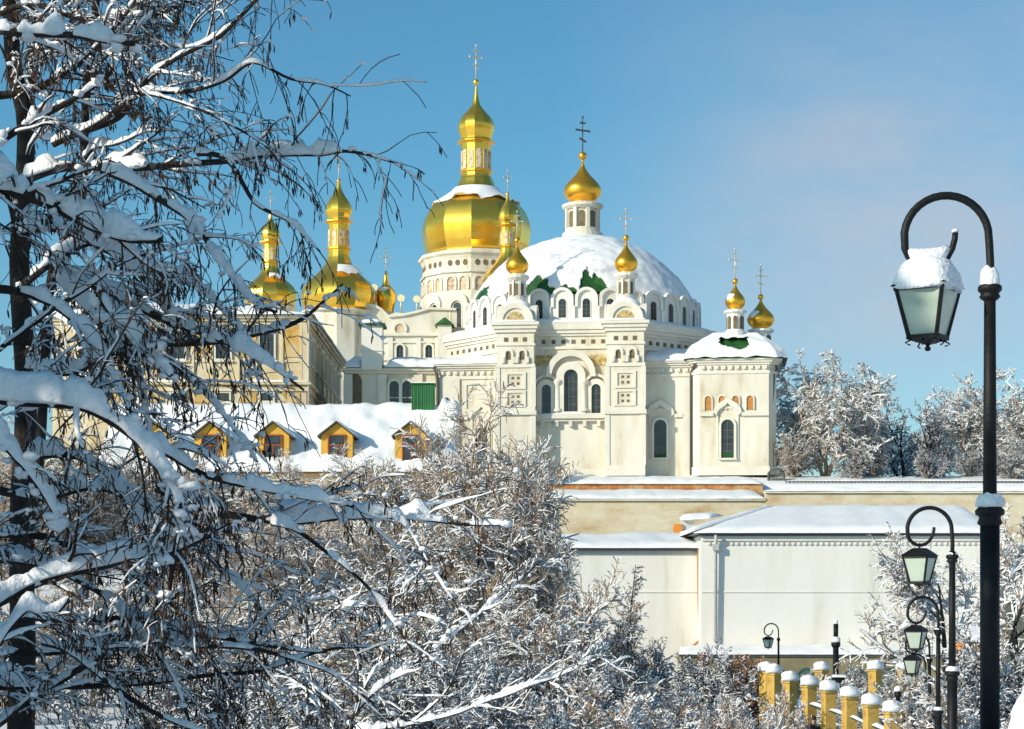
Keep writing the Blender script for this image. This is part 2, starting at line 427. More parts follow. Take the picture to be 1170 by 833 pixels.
def vid(i,j,l):
    k=(i%NU,j,l)
    if k not in idx:
        idx[k]=len(vs); vs.append(dsn(i%NU,j,0.2 if l else 0.012))
    return idx[k]
for j in range(NV-1):
    for i in range(NU):
        if not flags[j][i]: continue
        fs.append((vid(i,j,1),vid(i+1,j,1),vid(i+1,j+1,1),vid(i,j+1,1)))
        if j==0 or not flags[j-1][i]: fs.append((vid(i,j,0),vid(i+1,j,0),vid(i+1,j,1),vid(i,j,1)))
        if not flags[j][(i-1)%NU]: fs.append((vid(i,j,0),vid(i,j,1),vid(i,j+1,1),vid(i,j+1,0)))
        if not flags[j][(i+1)%NU]: fs.append((vid(i+1,j,0),vid(i+1,j+1,0),vid(i+1,j+1,1),vid(i+1,j,1)))
b.add(vs,fs,0,True)
b.build('dome_snow',['snow_thin'],CH)

# ---- lantern on the dome
zl=zd+HD-0.1
KD=0.0756
b=MB()
b.lathe(0,0,[(1.75,0),(1.75,0.5),(1.55,0.55),(1.5,0.9)],24,0,False,z0=zl)
b.lathe(0,0,[(1.3,0.9),(1.3,2.6)],24,0,False,z0=zl)
b.lathe(0,0,[(1.5,2.55),(1.78,2.75),(1.78,2.95),(1.4,3.1)],24,0,False,z0=zl,bot=True)
for k in range(8):
    a=-PI/2+PI/8+k*PI/4
    b.tbox(Matrix.Translation((1.38*math.cos(a),1.38*math.sin(a),zl+1.7))@Matrix.Rotation(a,4,'Z'),0.3,0.3,1.75)
la=b.build('lantern',['plaster'],CH)
g=MB()
for k in range(8):
    a=-PI/2+k*PI/4
    mt=Matrix.Translation((1.3*math.cos(a),1.3*math.sin(a),zl))@Matrix.Rotation(a+PI/2,4,'Z')
    g.prism(arch_pts(0,0.95,0.5,1.4,8),-0.03,0.1,0,mt)
g.build('lantern_opening',['hole'],la)
g=MB(); g.lathe(0,0,onion(1.64,3.55),32,z0=zl+3.1); g.build('onion_dome',['gold_dull'],la)
g=MB(); cross_mesh(g,0,0,zl+7.0,3.6,R(35)); g.ball((0,0,zl+7.25),0.36,nu=12,nv=8,m=1); g.tube([(0,0,zl+6.5),(0,0,zl+7.3)],[0.12,0.08],6,1)
g.build('cross',['frame_dark','gold_dull'],la)

# ---- paired turrets on the front
def build_turret():
    zc_=lz(378)
    b=MB()
    b.box(-1.48,1.48,-1.4,1.4,0,zc_)
    t=b.build('turret',['plaster'],CH)
    s=MB()
    for z0,z1,e in ((lz(545),lz(533),0.10),(lz(475),lz(470),0.20),(lz(470),lz(466),0.1),(lz(421),lz(417),0.10),(lz(396),lz(393.5),0.10),(lz(381),lz(377),0.16),(lz(377),lz(373),0.3),(lz(373),lz(369.5),0.44)):
        s.box(-1.48-e,1.48+e,-1.4-e,1.4+e,z0,z1-0.003)
    # raised square frames with four small holes each, bracket pairs and frieze holes
    for zz in (lz(436),lz(457)):
        s.strip([(-0.85,zz-0.68),(0.85,zz-0.68),(0.85,zz+0.68),(-0.85,zz+0.68)],[(-0.62,zz-0.5),(0.62,zz-0.5),(0.62,zz+0.5),(-0.62,zz+0.5)],-1.5,-1.395,0,None,True)
    for x in (-0.55,0.55):
        s.strip(arch_line(x,lz(414),0.8,1.05),arch_line(x,lz(414),0.45,0.85),-1.56,-1.395)
        for sx in (-0.42,0.42): s.box(x+sx-0.12,x+sx+0.12,-1.62,-1.39,lz(416),lz(409))
    for x in (-1.48,1.48):
        for zz0,zz1 in ((lz(466),lz(421)),(lz(533),lz(475))):
            s.box(x-0.16 if x<0 else x-0.24,x+0.24 if x<0 else x+0.16,-1.47,-1.2,zz0+0.003,zz1-0.003)
    s.build('turret_trim',['trim'],t)
    h=MB()
    for zz in (lz(436),lz(457)):
        for x in (-0.22,0.22):
            for z in (-0.22,0.22): h.box(x-0.1,x+0.1,-1.43,-1.39,zz+z-0.1,zz+z+0.1)
    for x in (-0.75,0,0.75): h.box(x-0.17,x+0.17,-1.43,-1.38,lz(389)-0.17,lz(389)+0.17)
    for x in (-0.55,0.55): h.prism(arch_pts(x,lz(414)+0.15,0.36,0.62,6),-1.42,-1.38)
    h.build('turret_recess',['hole'],t)
    # semicircular gables on all four sides
    r=1.42; z0=lz(369.5); k=MB()
    semi=[(r*math.cos(PI*i/16),z0+0.12+r*1.0*math.sin(PI*i/16)) for i in range(17)]
    k.prism(semi,-1.55,1.55); k.prism(semi,-1.549,1.549,0,Matrix.Rotation(PI/2,4,'Z'))
    for ang in (0,PI/2,PI,-PI/2):
        mt=Matrix.Rotation(ang,4,'Z')
        o1=[(r*1.02*math.cos(PI*i/16),z0+0.12+r*1.02*math.sin(PI*i/16)) for i in range(17)]
        o2=[(r*0.70*math.cos(PI*i/16),z0+0.12+r*0.70*math.sin(PI*i/16)) for i in range(17)]
        k.strip(o1,o2,-1.68,-1.54,0,mt)
        o3=[(r*0.5*math.cos(PI*i/12),z0+0.14+r*0.5*math.sin(PI*i/12)) for i in range(13)]
        k.prism(o3,-1.58,-1.53,1,mt)
    k.build('turret_gable',['trim','mosaic'],t)
    q=MB()
    for ang in (0,PI/2,PI,-PI/2):
        a,b_=Vector((math.cos(ang),math.sin(ang),0)),Vector((-math.sin(ang),math.cos(ang),0))
    q.snow_quad((-1.75,-1.75,z0+0.02),(1.75,-1.75,z0+0.02),(1.75,-1.5,z0+0.06),(-1.75,-1.5,z0+0.06),0.12,14,3,edge=0.1)
    q.cap(0,0,z0+1.0,1.25,1.25,1.0,14,5,seed=2.2,sq=0.8)
    q.build('turret_snow',['snow'],t)
    # little drum and onion dome
    z1=lz(342); d=MB()
    d.lathe(0,0,[(0.78,z1-0.5),(0.78,z1+0.25),(0.62,z1+0.3),(0.62,z1+1.6)],16,0,False)
    d.lathe(0,0,[(0.72,z1+1.55),(0.98,z1+1.8),(0.98,z1+2.0),(0.7,z1+2.12)],16,0,False,bot=True)
    for i in range(8):
        a=-PI/2+PI/8+i*PI/4
        d.tbox(Matrix.Translation((0.66*math.cos(a),0.66*math.sin(a),z1+0.95))@Matrix.Rotation(a,4,'Z'),0.16,0.16,1.2)
    for i in range(8):
        a=-PI/2+i*PI/4
        mt=Matrix.Translation((0.6*math.cos(a),0.6*math.sin(a),z1))@Matrix.Rotation(a+PI/2,4,'Z')
        d.prism(arch_pts(0,0.4,0.26,0.95,6),-0.05,0.05,1,mt)
    d.build('turret_lantern',['plaster_white','hole'],t)
    g=MB(); g.lathe(0,0,onion(0.95,2.45),24,z0=z1+2.1); g.build('onion_dome',['gold_dull'],t)
    g=MB(); cross_mesh(g,0,0,z1+4.75,2.5,R(20)); g.ball((0,0,z1+4.9),0.26,nu=10,nv=6,m=1); g.tube([(0,0,z1+4.4),(0,0,z1+4.9)],[0.08,0.06],5,1)
    g.build('cross',['gold_pale','gold_dull'],t)
    return t
t1=build_turret(); t1.location=(lx(591),FY-0.1,0)
t2=dup_tree(t1,CH); t2.location=(lx(715),FY-0.1,0)

# ---- centre bay: triple window group
y=FY
arched_window(CH,(lx(652.5),y-0.03,lz(470)),1.12,3.4,trim=0.62,dep=0.34,bars=(2,4))
for px in (624.5,681): arched_window(CH,(lx(px),y-0.032,lz(472)),0.74,2.35,trim=0.42,dep=0.2,bars=(1,3))
b=MB()
b.strip(arch_line(lx(652.5),lz(430),4.0,2.05+0.1),arch_line(lx(652.5),lz(430),3.1,1.65),y-0.5,y+0.02)
for px in (624.5,681): b.strip(arch_line(lx(px),lz(446),2.1,1.35),arch_line(lx(px),lz(446),1.75,1.15),y-0.3,y+0.015)
for px in (637.5,667.5):                                     # columns beside the centre window
    b.lathe(lx(px),y-0.25,[(0.34,lz(470)),(0.34,lz(467)),(0.22,lz(466)),(0.2,lz(440)),(0.36,lz(437)),(0.36,lz(434))],14,0,True)
b.box(lx(612),lx(696),y-0.55,y+0.01,lz(478),lz(473.5)); b.box(lx(613),lx(695),y-0.35,y+0.012,lz(481),lz(478)-0.003)
for px in (620,636,652,668,684): b.box(lx(px)-0.14,lx(px)+0.14,y-0.4,y+0.008,lz(487),lz(481)-0.004)
b.box(lx(612),lx(695),y-0.12,y+0.006,lz(545),lz(536))
b.build('window_surround',['trim'],CH)
for px in (620.5,684):
    q=MB(); q.box(lx(px)-0.72,lx(px)+0.72,y-0.05,y+0.02,lz(417),lz(405)); q.build('mosaic_panel',['mosaic'],CH)
q=MB()
q.snow_quad((lx(613),y-0.56,lz(473.5)+.004),(lx(695),y-0.56,lz(473.5)+.004),(lx(695),y-0.2,lz(473.5)+0.03),(lx(613),y-0.2,lz(473.5)+0.03),0.09,30,3,seed=5)
q.build('ledge_snow',['snow'],CH)

# ---- side wings, right bay and chapel
def hood(mb,px,pyw,y,x0,x1,zs):                               # string course that rises over a window
    c=lx(px); r=0.95
    mb.box(x0,c-r-0.16,y-0.2,y+0.01,zs,zs+0.28); mb.box(c+r+0.16,x1,y-0.2,y+0.01,zs,zs+0.28)
    pts=lambda rr,dz:[(c+rr*math.cos(PI*i/12)*1.0, zs+dz+0.85*rr*math.sin(PI*i/12)+(0.28*max(0,1-abs(math.cos(PI*i/12))*3))) for i in range(13)]
    mb.strip(pts(r+0.16,0.28),pts(r-0.1,0.02),y-0.24,y+0.01)
    mb.strip(arch_line(c,lz(pyw),1.75,zs+0.75-lz(pyw)),arch_line(c,lz(pyw),1.45,zs+0.6-lz(pyw)),y-0.1,y+0.008)
def eave(mb,x0,x1,y0,y1,ze,sc=1.0):
    for k,(dz0,dz1,e) in enumerate(((-1.15,-0.95,0.1),(-0.42,-0.25,0.14),(-0.25,-0.08,0.28),(-0.08,0.06,0.42))):
        mb.box(x0-e,x1+e,y0-e,y1,ze+dz0,ze+dz1-0.003)
    n=int((x1-x0)/0.55)
    for i in range(n):
        xx=x0+(i+0.5)*(x1-x0)/n; mb.box(xx-0.12,xx+0.12,y0-0.16,y0,ze-0.78,ze-0.5)
w=MB(); tr=MB(); rc=MB()
yl=FY+0.5
w.box(lx(500),lx(570.5),yl,6,0,lz(414)); w.build('left_wing_wall'.replace('left_',''),['plaster'],CH); w=MB()                        # left wing
eave(tr,lx(500),lx(570.3),yl,6,lz(414))
tr.box(lx(500)-0.06,lx(524),yl-0.14,yl+0.01,0.0,lz(429)-0.01); tr.box(lx(562),lx(570.2),yl-0.1,yl+0.01,0.0,lz(429)-0.012)
hood(tr,549,529,yl,lx(524)+0.004,lx(562)-0.004,lz(477))
tr.strip([(lx(529),lz(468)),(lx(559),lz(468)),(lx(559),lz(434)),(lx(529),lz(434))],[(lx(532),lz(465)),(lx(556),lz(465)),(lx(556),lz(437)),(lx(532),lz(437))],yl-0.09,yl+0.006,0,None,True)
yr=FY+0.35
w.box(lx(732),lx(796),yr,7,0,lz(414)+0.002); w.build('bay_wall',['plaster'],CH); w=MB()                    # right bay
eave(tr,lx(735),lx(796),yr,7,lz(414)+0.003)
tr.box(lx(779),lx(795.6),yr-0.16,yr+0.01,0.0,lz(432))
hood(tr,753.5,524,yr,lx(736),lx(779)-0.004,lz(477))
xc=lx(836.5); hw=2.72; ym=FY-1.1
poly=[(xc-hw-0.55,ym+0.6),(xc-hw,ym),(xc+hw,ym),(xc+hw+0.62,ym+0.7),(xc+hw+0.62,ym+7.5),(xc-hw-0.55,ym+7.5)]
w.vprism(poly,0,lz(414)-0.01)
def offp(p,e):
    cx=sum(q[0] for q in p)/len(p); cy=sum(q[1] for q in p)/len(p)
    return [(cx+(x-cx)*(1+e/3.2),cy+(yy-cy)*(1+e/4.1)) for x,yy in p]
for dz0,dz1,e in ((-1.15,-0.95,0.1),(-0.42,-0.25,0.14),(-0.25,-0.08,0.3),(-0.08,0.06,0.45)):
    tr.vprism(offp(poly,e),lz(414)+dz0,lz(414)+dz1-0.004)
for i in range(10):
    xx=xc-hw+(i+0.5)*2*hw/10; tr.box(xx-0.12,xx+0.12,ym-0.16,ym,lz(414)-0.78,lz(414)-0.5)
hood(tr,829,526,ym,xc-hw,xc+hw,lz(478))
tr.vprism(offp(poly,0.08),0,0.7)
w.build('chapel_wall',['plaster'],CH); tr.build('wall_trim',['trim'],CH)
arched_window(CH,(lx(549),yl-0.03,lz(529)),1.0,3.0,trim=0.2,dep=0.18,bars=(1,4))
arched_window(CH,(lx(753.5),yr-0.03,lz(523)),1.0,3.05,trim=0.2,dep=0.18,bars=(1,4),sill=0.3)
arched_window(CH,(lx(829),ym-0.03,lz(525.5)),1.0,3.05,trim=0.2,dep=0.18,bars=(1,4),sill=0.42)
for px in (807.5,823,838,854):                                # small painted niches
    f=MB(); f.strip(arch_line(0,0,0.72,1.22,8),arch_line(0,0,0.54,1.1,8),-0.1,0.02)
    f.prism(arch_pts(0,0,0.536,1.1,8),-0.02,0.01,1)
    f.build('niche',['trim','orange_niche'],CH,loc=(lx(px),ym-0.03,lz(471)))
# roofs under snow
s=MB()
s.snow_quad((lx(499)-0.5,yl-0.5,lz(414)+0.06),(lx(570)+0.1,yl-0.5,lz(414)+0.06),(lx(570)+0.1,yl+3,lz(414)+1.0),(lx(499)-0.5,yl+3.5,lz(414)+0.7),0.36,24,8,seed=1)
s.build('wing_snow',['snow'],CH); s=MB()
s.snow_quad((lx(734)-0.1,yr-0.5,lz(414)+0.06),(lx(797),yr-0.5,lz(414)+0.06),(lx(797),yr+4,lz(414)+1.4),(lx(734)-0.1,yr+3,lz(414)+1.3),0.4,24,8,seed=7)
s.build('bay_snow',['snow'],CH)
e5=offp(poly,0.5); ze=lz(414)+0.06; zr=lz(383)
cxx=xc-0.1; cyy=ym+3.4
ridge=[(cxx-1.5,cyy-1.0),(cxx-1.5,cyy-1.0),(cxx+1.9,cyy-1.0),(cxx+1.9,cyy-1.0),(cxx+1.9,cyy+1.5),(cxx-1.5,cyy+1.5)]
mid=[(e[0]*.66+r[0]*.34,e[1]*.66+r[1]*.34) for e,r in zip(e5,ridge)]; rf=MB(); rf.vprism(e5,ze,ze+(zr-ze)*.5,0,mid); rf.vprism(mid,ze+(zr-ze)*.5+.002,zr-0.1,0,ridge); rf.build('chapel_roof',['green_roof'],CH)
s=MB(); n=6
vs=[];fs=[]; S=30; ns=26
full=[]
for i in range(n):
    for k in range(S):
        t=k/S; full.append(((e5[i][0]*(1-t)+e5[(i+1)%n][0]*t, e5[i][1]*(1-t)+e5[(i+1)%n][1]*t),(ridge[i][0]*(1-t)+ridge[(i+1)%n][0]*t, ridge[i][1]*(1-t)+ridge[(i+1)%n][1]*t)))
Nf=len(full)
for j in range(ns+1):
    t=j/ns
    for k,(e,r) in enumerate(full):
        q_=t**1.55; x=e[0]*(1-q_)+r[0]*q_; yv=e[1]*(1-q_)+r[1]*q_; z=ze+(zr-0.1-ze)*t
        ext=1.03 if j else 1.06
        x=cxx+(x-cxx)*ext; yv=cyy+(yv-cyy)*ext
        if x>cxx+3.0: x+=(x-cxx-3.0)*0.12*(1-t)                 # the eave drift hangs out on the right
        th=(0.05 if j==0 else 0.34+0.12*noise.noise(Vector((x*0.9,yv*0.9,z))))
        sag=0.14*noise.noise(Vector((x*1.2,yv*1.2,4))) if j<2 else 0
        vs.append((x,yv,z+th+sag))
holes=lambda x,z:(lx(820)<x<lx(852)) and lz(408)<z<lz(391)+0.3*noise.noise(Vector((x*1.3,0,z))) and (z-lz(408))>abs(lx(842)-x)*0.35
for j in range(ns):
    for k in range(Nf):
        k2=(k+1)%Nf; q=[j*Nf+k,j*Nf+k2,(j+1)*Nf+k2,(j+1)*Nf+k]
        c=sum((Vector(vs[i]) for i in q),Vector())/4
        if k<S*2 and k>=S and holes(c.x,c.z-0.3): continue
        fs.append(q)
fs.append([ns*Nf+k for k in range(Nf)])
s.add(vs,fs,0,True); cs=s.build('chapel_snow',['snow'],CH)
# two cupolas on the chapel roof
def cupola(px,yo,r,z0,hd,ro,ho,hc):
    b=MB()
    b.lathe(0,0,[(r*1.25,0),(r*1.25,0.35),(r,0.45),(r,hd-0.3),(r*1.35,hd-0.15),(r*1.35,hd),(r*0.9,hd+0.1)],14,0,False)
    for i in range(8):
        a=-PI/2+i*PI/4
        mt=Matrix.Translation((r*math.cos(a),r*math.sin(a),0))@Matrix.Rotation(a+PI/2,4,'Z')
        b.prism(arch_pts(0,0.6,r*0.5,hd-1.05,6),-0.03,0.05,1,mt)
    c=b.build('cupola',['plaster_white','hole'],CH,loc=(lx(px),ym+yo,z0))
    g=MB(); g.lathe(0,0,onion(ro,ho),24,z0=hd+0.1); g.build('onion_dome',['gold_dull'],c)
    g=MB(); zz=hd+ho+0.15; cross_mesh(g,0,0,zz,hc,R(15)); g.ball((0,0,zz+0.1),0.24,nu=10,nv=6,m=1); g.tube([(0,0,zz-0.5),(0,0,zz)],[0.09,0.07],5,1)
    g.build('cross',['gold_pale','gold_dull'],c)
    g=MB(); g.cap(-ro*0.35,-ro*0.42,hd+0.1+ho*0.33,ro*0.52,ro*0.45,ho*0.26,12,4,seed=px); g.cap(0,0,0.36,r*1.3,r*1.3,0.22,12,4,seed=px,sq=1)
    g.build('cupola_snow',['snow'],c)
    return c
cupola(838,2.6,0.68,lz(384),2.1,0.82,2.15,2.7)
cupola(867.5,4.4,0.80,lz(402),2.05,1.12,2.45,2.7)
# downpipes
for pts in ([(lx(797)+0.1,ym+0.15,lz(416)),(lx(792),ym+0.1,lz(420)),(lx(788.5),yr-0.42,lz(428)),(lx(788.5),yr-0.42,0.1)],
            [(lx(881),ym+0.6,lz(416)),(lx(883.5),ym+0.7,lz(424)),(lx(880.5),ym+0.55,lz(430)),(lx(878.5),ym+0.5,lz(470)),(lx(879),ym+0.5,0.3)],
            [(lx(494),yl-0.4,lz(416)),(lx(498),yl-0.35,lz(424)),(lx(499),yl-0.3,lz(436)),(lx(499),yl-0.3,0.2)]):
    p=MB(); p.tube(pts,0.13,8); p.build('downpipe',['frame_dark'],CH)
# ================================================================ the cathedral behind, with the great pear dome
DC=230.0; KC=DC/F
CA=thing('cathedral','pale baroque cathedral behind the church with tall gilded pear shaped domes','cathedral',W(470,560,DC))
cb=CA.location.copy()
def cz(py,D=DC): return (HY-py)/F*D-cb.z
def cxl(px,D=DC): return (px-CX)/F*D-cb.x
body=MB()
y0=-6.0; D0=DC-6
outl=[(cxl(345,D0),0),(cxl(522,D0),0)]+[(cxl(px,D0),cz(py,D0)) for px,py in ((522,352),(505,353),(490,351),(476,355),(462,358),(452,357),(444,360),(436,352),(428,348),(420,347),(411,349),(404,354),(396,361),(382,363),(366,361),(345,362))]
body.prism(outl,y0,y0+26); body.build('facade',['plaster'],CA)
t=MB()
def line(pts,th,pr):
    a=[(cxl(px,D0),cz(py,D0)) for px,py in pts]; t.strip([(x,z+th) for x,z in a],a,y0-pr,y0+0.01)
line(((345,384),(522,384)),0.35,0.35); line(((345,392),(522,392)),0.2,0.2); line(((345,412),(522,412)),0.25,0.25)
line(((346,366),(366,364),(382,366),(396,364),(404,357),(411,352),(420,350),(428,351),(436,355),(444,363),(462,361),(476,358),(490,354),(521,355)),0.28,0.3)
for px in (360,408,446,478,500): t.box(cxl(px,D0)-0.3,cxl(px,D0)+0.3,y0-0.22,y0+0.008,0,cz(386,D0))
for px,py in ((394,376),(457,376)):
    c=(cxl(px,D0),cz(py,D0)); t.strip([(c[0]+0.85*math.cos(a*PI/8),c[1]+0.85*math.sin(a*PI/8)) for a in range(16)],[(c[0]+0.6*math.cos(a*PI/8),c[1]+0.6*math.sin(a*PI/8)) for a in range(16)],y0-0.2,y0+0.012,0,None,True)
t.build('facade_trim',['trim'],CA)
for px,py in ((394,376),(457,376)):
    i=MB(); c=(cxl(px,D0),cz(py,D0)); i.prism([(c[0]+0.6*math.cos(a*PI/8),c[1]+0.6*math.sin(a*PI/8)) for a in range(16)],y0-0.06,y0+0.05); i.build('roundel',['icon'],CA)
for px in (377,394,428,457,490): arched_window(CA,(cxl(px,D0),y0-0.02,cz(409,D0)),0.8,1.5,trim=0.25,dep=0.2,bars=(1,2))
s=MB(); s.snow_quad((cxl(345,D0),y0-0.6,cz(383,D0)+0.3),(cxl(413,D0),y0-0.6,cz(383,D0)+0.3),(cxl(413,D0),y0-0.03,cz(383,D0)+0.35),(cxl(345,D0),y0-0.03,cz(383,D0)+0.35),0.22,20,3); s.build('facade_snow',['snow'],CA)
for px,py,h in ((394,346,1.5),(409,337,1.3),(427,328,2.1),(458,340,1.7),(476,341,1.7)):
    f=MB(); x=cxl(px,D0); z=cz(py,D0); f.tube([(x,y0+0.5,z-h),(x,y0+0.5,z)],[0.14,0.08],6,1)
    f.add([(x+0.44*math.cos(2*PI*k/14),yy,z+0.44*math.sin(2*PI*k/14)) for yy in (y0+0.42,y0+0.58) for k in range(14)],[list(range(14)),list(range(14,28))[::-1]]+[[k,(k+1)%14,14+(k+1)%14,14+k][::-1] for k in range(14)],0)
    f.build('finial_disc',['disc','gold_pale'],CA)
p=MB(); xa,xb=cxl(500,D0-2),cxl(516,D0-2)
p.box(xa,xb,y0-2.5,y0-0.01,0,cz(372,D0-2)); p.vprism([(xa-0.3,y0-2.8),(xb+0.3,y0-2.8),(xb+0.3,y0),(xa-0.3,y0)],cz(372,D0-2)+0.003,cz(362,D0-2),1,[((xa+xb)/2-0.1,y0-1.5),((xa+xb)/2+0.1,y0-1.5),((xa+xb)/2+0.1,y0-1.2),((xa+xb)/2-0.1,y0-1.2)])
p.build('corner_pier',['plaster','green_roof'],CA)

def fine(pts,sub=4):
    out=[]; n=len(pts)
    for i in range(n-1):
        p0,p1,p2,p3=pts[max(0,i-1)],pts[i],pts[i+1],pts[min(n-1,i+2)]
        for k in range(sub):
            t=k/sub; out.append(tuple(0.5*(2*p1[a]+(p2[a]-p0[a])*t+(2*p0[a]-5*p1[a]+4*p2[a]-p3[a])*t*t+(3*p1[a]-p0[a]-3*p2[a]+p3[a])*t**3) for a in (0,1)))
    return out+[pts[-1]]
def pear_dome(px,D,ydrum0,pts,k12,drum,cross,parts,lantern=None,snow=True,name='great_dome'):
    """pts: (half-width px, row) from the drum cornice up, in photo pixels at depth D"""
    k=D/F; x=(px-CX)*k-cb.x; y=D-cb.y
    prof=[(r*k,(HY-py)*k-cb.z) for r,py in fine(pts)]
    n,rot=k12
    g=MB(); g.lathe(x,y,prof,n,0,False,rot)
    d=g.build(name,['gold'],CA)
    return d,x,y,k
# main drum and dome
kk=DC/F; X0=cxl(544); Y0=0.0
main_pts=[(58,298),(56,293),(57,290),(60,282),(62,271),(62.5,262),(60,252),(56,243),(50,236),(40,229),(30,223),(23,215),(19,206),(17,199),(17,169),(17.5,166),(19,163),(17.5,160),(18.5,156),(20.5,149),(20.8,143),(18,136),(13,130),(8.5,125),(5,120),(3,113),(2,106),(1.2,99)]
dm,_,_,_=pear_dome(544,DC,0,main_pts,(12,R(-94)),None,None,None)
dd=MB()
dz=lambda py:cz(py)
dd.lathe(X0,Y0,[(62*kk,-2),(62*kk,dz(306)),(64*kk,dz(302)),(66.5*kk,dz(300)),(66.5*kk,dz(297)),(58*kk,dz(294))],12,0,False,R(-94))
dd.build('main_drum',['plaster'],CA)
tr=MB(); op=MB(); nich=MB()
RA=62*kk*math.cos(PI/12)
for k in range(12):
    a=R(-94)+PI/12+k*PI/6
    if math.sin(a)>0.4: continue
    mt=Matrix.Translation((X0+RA*math.cos(a),Y0+RA*math.sin(a),0))@Matrix.Rotation(a+PI/2,4,'Z')
    for q in (-0.95,0,0.95):                                   # ring of round panels under the eave
        op.prism([(q+0.3*math.cos(i*PI/5),dz(310)+0.36*math.sin(i*PI/5)) for i in range(10)],-0.05,0.03,0,mt)
    tr.prism([(-1.7,dz(321)),(1.7,dz(321)),(1.7,dz(319)),(-1.7,dz(319))],-0.25,0.02,0,mt)
    for q in (-0.78,0.78):
        tr.strip(arch_line(q,dz(340),1.35,1.75,8),arch_line(q,dz(340),0.95,1.5,8),-0.2,0.02,0,mt)
        nich.prism(arch_pts(q,dz(340),0.95,1.5,8),-0.05,0.03,0,mt)
    tr.strip(arch_line(0,dz(384),2.6,4.3,12),arch_line(0,dz(384),1.5,3.3,12),-0.35,0.02,0,mt)
    wd=Vector((X0+RA*math.cos(a),Y0+RA*math.sin(a),dz(382)))
    arched_window(CA,wd+Vector((math.cos(a),math.sin(a),0))*0.03,1.0,2.9,a+PI/2,trim=0.12,dep=0.12,bars=(2,4))
tr.build('drum_trim',['trim'],CA); op.build('drum_roundel',['hole'],CA); nich.build('drum_fresco',['icon'],CA)
def lantern_bits(dome,x,y,k,rw,pyt,pyb,pyr,n,rot,base):
    w=MB()
    for i in range(n):
        a=rot+PI/n+2*PI*i/n
        ra=rw*k*math.cos(PI/n)
        mt=Matrix.Translation((x+ra*math.cos(a),y+ra*math.sin(a),0))@Matrix.Rotation(a+PI/2,4,'Z')
        hw=rw*k*math.sin(PI/n)*0.62
        z0,z1=(HY-pyb)*k-cb.z,(HY-pyt)*k-cb.z
        w.prism(arch_pts(0,z0,2*hw,z1-z0,6),-0.06,0.02,0,mt)
    w.build('lantern_panel',['icon'],dome)
    f=MB()
    for py,dr in ((pyb+3,2.5),(pyr,5)):
        f.lathe(x,y,[(rw*k*0.9,(HY-py-1.5)*k-cb.z),((rw+dr)*k,(HY-py)*k-cb.z),((rw+dr)*k,(HY-py+1)*k-cb.z),(rw*k*0.9,(HY-py+2.2)*k-cb.z)],n,0,False,rot)
    f.build('lantern_ring',['gold_dull'],dome)
def top_cross(dome,x,y,k,pyball,pytop,rb=4.0):
    g=MB(); zb=(HY-pyball)*k-cb.z
    g.ball((x,y,zb),rb*k,nu=12,nv=8,m=1); cross_mesh(g,x,y,zb,(pyball-pytop)*k,R(25)); g.build('cross',['gold_pale','gold'],dome)
def dome_snow(dome,x,y,k,pts,n,rot,jag,arc=None):
    s=MB(); prof=[((r+1.2)*k,(HY-py+0.9)*k-cb.z) for r,py in pts]
    s.lathe(x,y,prof,n*5,0,True,rot,jag=jag,top=False)
    if arc:
        keep_=[i for i,f in enumerate(s.f) if arc[0]<math.degrees(math.atan2(sum(s.v[j][1] for j in f)/4-y,sum(s.v[j][0] for j in f)/4-x))<arc[1]]
        s.f=[s.f[i] for i in keep_]; s.m=[0]*len(s.f); s.s=[True]*len(s.f)
    s.build('dome_snow',['snow_fine'],dome)
lantern_bits(dm,X0,Y0,kk,17,173,195,164,12,R(-94),None); top_cross(dm,X0,Y0,kk,94,52,3.6)
dome_snow(dm,X0,Y0,kk,((49,236),(45,232.6),(40,229.5),(34,225.5),(28,221.2),(24.5,217.2)),12,R(-94),1.1)
# side domes
def side(px,D,rw,top,base,n,rot,name_drum=True,cyr=None):
    """rw: half-width of the bulb in px; top: row of the ball; base: row of the bulb's foot"""
    k=D/F; x=(px-CX)*k-cb.x; y=D-cb.y
    H=base-top
    f=lambda t:base-H*t
    pts=[(rw*0.86,f(0)),(rw*0.93,f(0.04)),(rw,f(0.11)),(rw*0.97,f(0.17)),(rw*0.85,f(0.225)),(rw*0.62,f(0.285)),(rw*0.42,f(0.345)),(rw*0.32,f(0.40)),(rw*0.285,f(0.46)),(rw*0.275,f(0.66)),(rw*0.33,f(0.68)),(rw*0.29,f(0.71)),(rw*0.345,f(0.75)),(rw*0.355,f(0.79)),(rw*0.29,f(0.84)),(rw*0.17,f(0.89)),(rw*0.08,f(0.94)),(rw*0.04,f(1.0))]
    g=MB(); g.lathe(x,y,[(r*k,(HY-py)*k-cb.z) for r,py in fine(pts)],n,0,False,rot)
    d=g.build('side_dome',['gold'],CA)
    lantern_bits(d,x,y,k,rw*0.28,f(0.63),f(0.5),f(0.685),8,rot,None)
    top_cross(d,x,y,k,top,top-H*0.24,max(2.2,rw*0.06))
    dome_snow(d,x,y,k,((rw*0.70,f(0.281)),(rw*0.62,f(0.302)),(rw*0.54,f(0.322)),(rw*0.47,f(0.342))),n,rot,0.5,(-86,-22))
    w=MB(); w.lathe(x,y,[(rw*0.9*k,-2),(rw*0.9*k,(HY-base-3)*k-cb.z),(rw*1.02*k,(HY-base-1.5)*k-cb.z),(rw*1.02*k,(HY-base)*k-cb.z),(rw*0.85*k,(HY-base+0.5)*k-cb.z)],n,0,False,rot)
    w.build('side_drum',['plaster'],CA)
side(387,226,43.5,207,358,12,R(-88))
side(309,246,31,244,352,12,R(-100))
side(580,218,29,222,338,12,R(-82))
